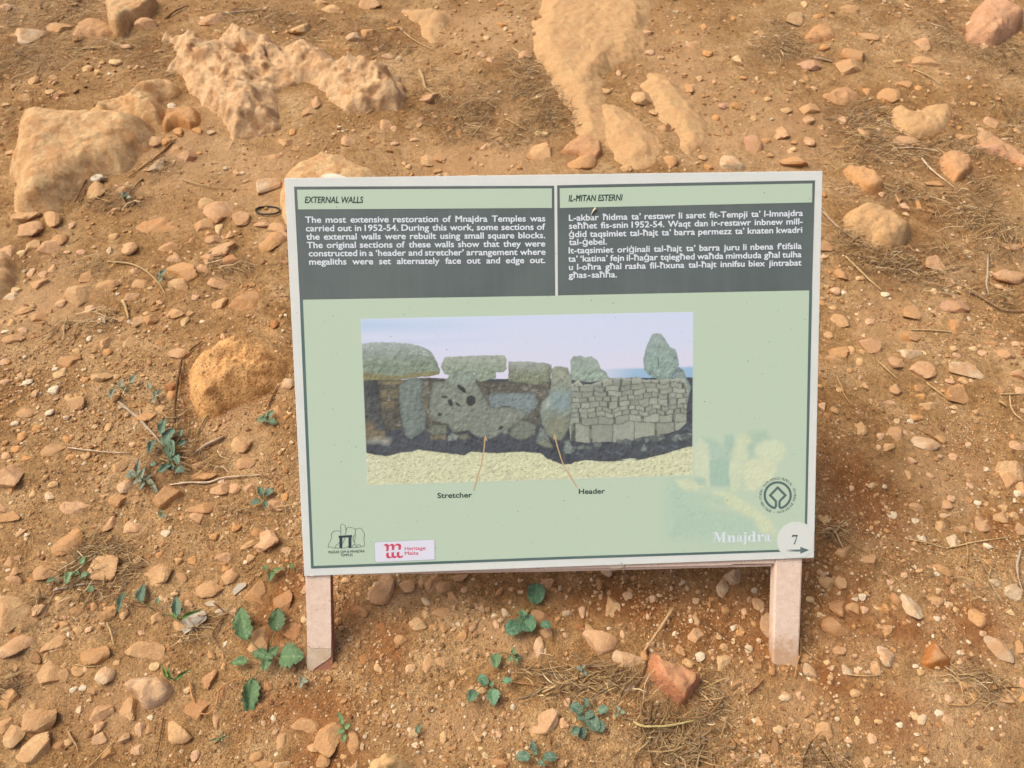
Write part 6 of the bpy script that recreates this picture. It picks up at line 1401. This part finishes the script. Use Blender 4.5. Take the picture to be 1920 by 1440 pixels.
mlt = [("L-akbar \u0127idma ta\u2019 restawr li saret fit-Tempji ta\u2019 l-Imnajdra", Z2(135, 384), Z2(1755, 350)), ("se\u0127\u0127et fis-snin 1952-54.  Waqt dan ir-restawr inbnew mill-".replace('  ', ' '), Z2(135, 440), Z2(1753, 408)),
       ("\u0121did taqsimiet tal-\u0127ajt ta\u2019 barra permezz ta\u2019 knaten kwadri", Z2(135, 498), Z2(1750, 466)), ("tal-\u0121ebel.", Z2(135, 552), Z2(398, 548)),
       ("It-taqsimiet ori\u0121inali tal-\u0127ajt ta\u2019 barra juru li nbena f\u2019tifsila", Z2(133, 610), Z2(1746, 578)), ("ta\u2019 \u2018katina\u2019 fejn il-\u0127a\u0121ar tqieg\u0127ed wa\u0127da mimduda g\u0127al tulha", Z2(130, 668), Z2(1745, 636)),
       ("u l-o\u0127ra g\u0127al rasha fil-\u0127xuna tal-\u0127ajt innifsu biex jintrabat", Z2(135, 725), Z2(1745, 693)), ("g\u0127as - sa\u0127\u0127a.", Z2(133, 780), Z2(468, 775))]
emit('maltese_text', justify(mlt, 0.0088, .0235, ragged=(3, 7)), TXT, .0006)

def fitted(name, s, a, b, capm, col, z, bold=.02, shear=0.0, spacing=1.0):
    v, f = collect([word(s, bold=bold, shear=shear, spacing=spacing)])[0]
    W = np.linalg.norm(b - a); e = (b - a) / W; nrm = np.array([-e[1], e[0]]); k = W / np.ptp(v[:, 0]); sy = capm / CAPH
    return emit(name, [(a + ((v[:, 0] - v[:, 0].min()) * k)[:, None] * e - (v[:, 1] * sy)[:, None] * nrm, f)], col, z)
Z5 = lambda x, y: P(np.array(560 + x / 5.647), np.array(900 + y / 5.647))
fitted('english_title', 'EXTERNAL WALLS', Z1(153, 260), Z1(560, 260), .0088, INK, .0006, .024, .2)
fitted('maltese_title', 'IL-\u0126ITAN ESTERNI', Z2(132, 250), Z2(508, 243), .0088, INK, .0006, .024, .2)
fitted('picture_caption', 'Stretcher', Z5(1468, 190), Z5(1835, 182), .0078, INK, .0006, .024)
fitted('picture_caption', 'Header', P(np.array(1085.), np.array(926.)), P(np.array(1134.), np.array(925.)), .0078, INK, .0006, .024)
fitted('temple_logo_text', '\u0126A\u0120AR QIM & MNAJDRA', Z5(315, 777), Z5(700, 763), .0038, INK, .0006, .008)
fitted('temple_logo_text', 'TEMPLES', Z5(445, 808), Z5(573, 803), .0038, INK, .0006, .008)
fitted('sticker_text', 'Heritage', Z5(1123, 742), Z5(1345, 736), .0055, RED_, .00078, .012)
fitted('sticker_text', 'Malta', Z5(1123, 793), Z5(1271, 788), .0055, RED_, .00078, .012)

def ring_text(s, a0, a1, inward, r):
    objs = [word(c, bold=.004) for c in s if c != ' ']; ms = collect(objs); cen = K6([(1105, 690)])[0]
    rr = np.linalg.norm(K6([(1105 + r, 690)])[0] - cen); sc = .0040 / CAPH; n = len(s) - 1; j = 0; out = []
    for i, c in enumerate(s):
        if c == ' ': continue
        v, f = ms[j]; j += 1
        if not len(v): continue
        ang = math.radians(a0 + (a1 - a0) * i / n); er = np.array([math.cos(ang), math.sin(ang)])
        if inward: et = np.array([-er[1], er[0]]) * -1; upv = -er; base = cen + er * (rr + .0040 / 2)
        else: et = np.array([-er[1], er[0]]); upv = er; base = cen + er * (rr - .0040 / 2)
        x = (v[:, 0] - (v[:, 0].min() + v[:, 0].max()) / 2) * sc * .85; y = v[:, 1] * sc
        out.append((base + x[:, None] * et + y[:, None] * upv, f))
    return out
it = ring_text('\u2022 PATRIMONIO MUNDIAL \u2022', 203, 337, False, 147)
it += ring_text('WORLD HERITAGE \u2022 PATRIMOINE MONDIAL', 196, -20, True, 150)
emit('heritage_emblem_text', it, INK, .0006)

# specks of dirt stuck to the face
rs = np.random.default_rng(77); pol = []
for _ in range(230):
    u_, v_ = rs.uniform(.005, .795), rs.uniform(.01, .595) ** .9; r_s = rs.uniform(.00025, .0008)
    t = np.linspace(0, 2 * math.pi, 7)[:-1]; sh_ = rs.uniform(.6, 1.3)
    cc_ = lin(*[(72, 78, 66), (92, 96, 84), (60, 52, 44), (196, 192, 176)][int(rs.choice(4, p=[.35, .4, .15, .1]))], PK)
    pol.append((np.stack([u_ + r_s * sh_ * np.cos(t), v_ + r_s * np.sin(t)], -1), cc_))
sp_ = flat('dirt_speck', pol, .00086); sp_['kind'] = 'stuff'

# ---- frame of painted plaster over metal
def uvp(pts): return px(pts)
zF = -.0037
legL = px([(570.5, 1078), (619.5, 1078), (622.8, 1258), (577, 1258)]); legR = px([(1455.5, 1045), (1507, 1045), (1499.5, 1240), (1450, 1240)])
ext = .05
LL = [(legL[0, 0], .02), (legL[1, 0], .02), (legL[2, 0], legL[2, 1] + .02), (legL[3, 0], legL[3, 1] + .02)]
LL = [(-.0 + .0, .03), (.0392, .03), (.0392, .6), (.0354, .79), (-.0020, .79), (-.0003, .6)]
RR = [(.7390, .03), (.7836, .03), (.7836, .6), (.7805, .80), (.7372, .80), (.7388, .615)]
legs_mat = M_PLASTER
# left leg: bare core with the paint coat broken near the foot
core = slab('leg', LL, zF - .022, zF - .0016, M_CORE, bevel=.0012); core['label'] = 'left leg with its paint coat broken away at the foot'
c1 = px([(571.5, 1078), (619, 1078), (620.6, 1190), (620.4, 1219), (612, 1218.5), (600, 1217), (585, 1219), (575.2, 1212), (574, 1160)])
c1[0, 1] = c1[1, 1] = .59
coat = slab('paint_coat', c1, zF - .0016, zF, M_PLASTER, core, bevel=.0005)
c2 = px([(575.4, 1212.6), (585, 1219.8), (600, 1217.8), (612, 1219.4), (620.6, 1220), (620, 1234), (612, 1241), (604, 1246), (596, 1251), (588, 1257), (583, 1263), (577, 1262), (573.5, 1243), (575, 1230)])
slab('paint_coat', c2, zF - .0016, zF - .0002, M_PLASTER2, core, bevel=.0005)
slab('leg', RR, zF - .022, zF, M_PLASTER, bevel=.003)
# cross rails: a front strip, a dark brown groove and the lip below it, set slightly skew to the panel
def railpoly(pts): return px(pts)
slab('bottom_rail', [(.0402, .572), (.738, .572), tuple(px([(1455, 1058.5)])[0]), tuple(px([(1380, 1059.5)])[0]), tuple(px([(1367, 1062)])[0]), tuple(px([(1150, 1066.5)])[0]), tuple(px([(900, 1073)])[0]), tuple(px([(860, 1073.5)])[0]), tuple(px([(720, 1076.5)])[0]), tuple(px([(622, 1080)])[0])], zF - .006, zF - .0006, M_PLASTER, bevel=.0008)
slab('rail_groove', [(.0404, .590), (.7375, .590), tuple(px([(1452, 1062.5)])[0]), tuple(px([(622, 1080.5)])[0])], zF - .018, zF - .0125, M_GROOVE)
slab('rail_lip', [tuple(px([(622, 1079)])[0]), tuple(px([(1050, 1071)])[0]), tuple(px([(1452, 1061.5)])[0]), tuple(px([(1452, 1066)])[0]), tuple(px([(1050, 1076)])[0]), tuple(px([(622, 1083)])[0])], zF - .026, zF - .0065, M_PLASTER, bevel=.0008)
slab('top_rail', [(.0402, .004), (.738, .004), (.738, .045), (.0402, .045)], zF - .022, zF - .0008, M_PLASTER, bevel=.001)
slab('back_board', rect(.0405, .0455, .7375, .5715), zF - .008, zF - .0006, M_PLASTER)
# rear struts down to the soil
for u_ in (.02, .76):
    a_ = S(u_, .14, zF - .023); g_ = float(terrain(a_[0], a_[1] + .02)) - .03; hw = .014
    V = [(a_[0] + sx * hw, a_[1] + sy, z_ + (sy if z_ > .2 else 0)) for z_ in (g_, a_[2]) for sx, sy in ((-1, 0), (1, 0), (1, .028), (-1, .028))]
    obj('rear_strut', V, [(3, 2, 1, 0), (4, 5, 6, 7), (0, 1, 5, 4), (1, 2, 6, 5), (2, 3, 7, 6), (3, 0, 4, 7)], M_PLASTER, sign)
# blobs of hardened adhesive squeezed out round the edge
def blob_o(cx, cy, w, h, mat, seed, z=-.004, dz=.006):
    c = P(np.array(float(cx)), np.array(float(cy))); sv, sf = stone_shape(seed, 3, 10, 7, .08)
    s_ = 1180.
    V = np.array([S(c[0] + q[0] * w / s_ / 2, c[1] - q[1] * h / s_ / 2, z + q[2] * dz) for q in sv])
    obj('adhesive_blob', V, sf, mat, sign, smooth=True)
M_GLUE = mat_plain('dried_adhesive', lin(228, 214, 188, .95), .6, .12, 120, .5, .001, .3)
blob_o(625, 333, 46, 17, M_GLUE, 1, -.0075, .003); blob_o(885, 331, 46, 7, M_GLUE, 2, -.0075, .003); blob_o(1078, 328.5, 22, 6, M_GLUE, 3, -.0075, .003); blob_o(715, 334, 30, 4, M_GLUE, 4, -.0075, .003)
blob_o(1152, 1061, 44, 16, M_GLUE, 5, -.0042, .002); blob_o(584, 1079, 14, 5, M_GLUE, 6, -.001, .0015)

# a seed husk and its thread stuck to the face
hp = [(1117, 390.5), (1112, 396), (1108.5, 402), (1107.5, 410)]
uvh = px(hp); v, f = tube(np.array([S(a[0], a[1], .0016) for a in uvh]), [.0021, .0014, .0005, .0004], 7)
rel_obj('seed_husk', v, f, M_SHELL, 'tiny pale seed husk stuck above the first line of the Maltese text', 'seed husk')
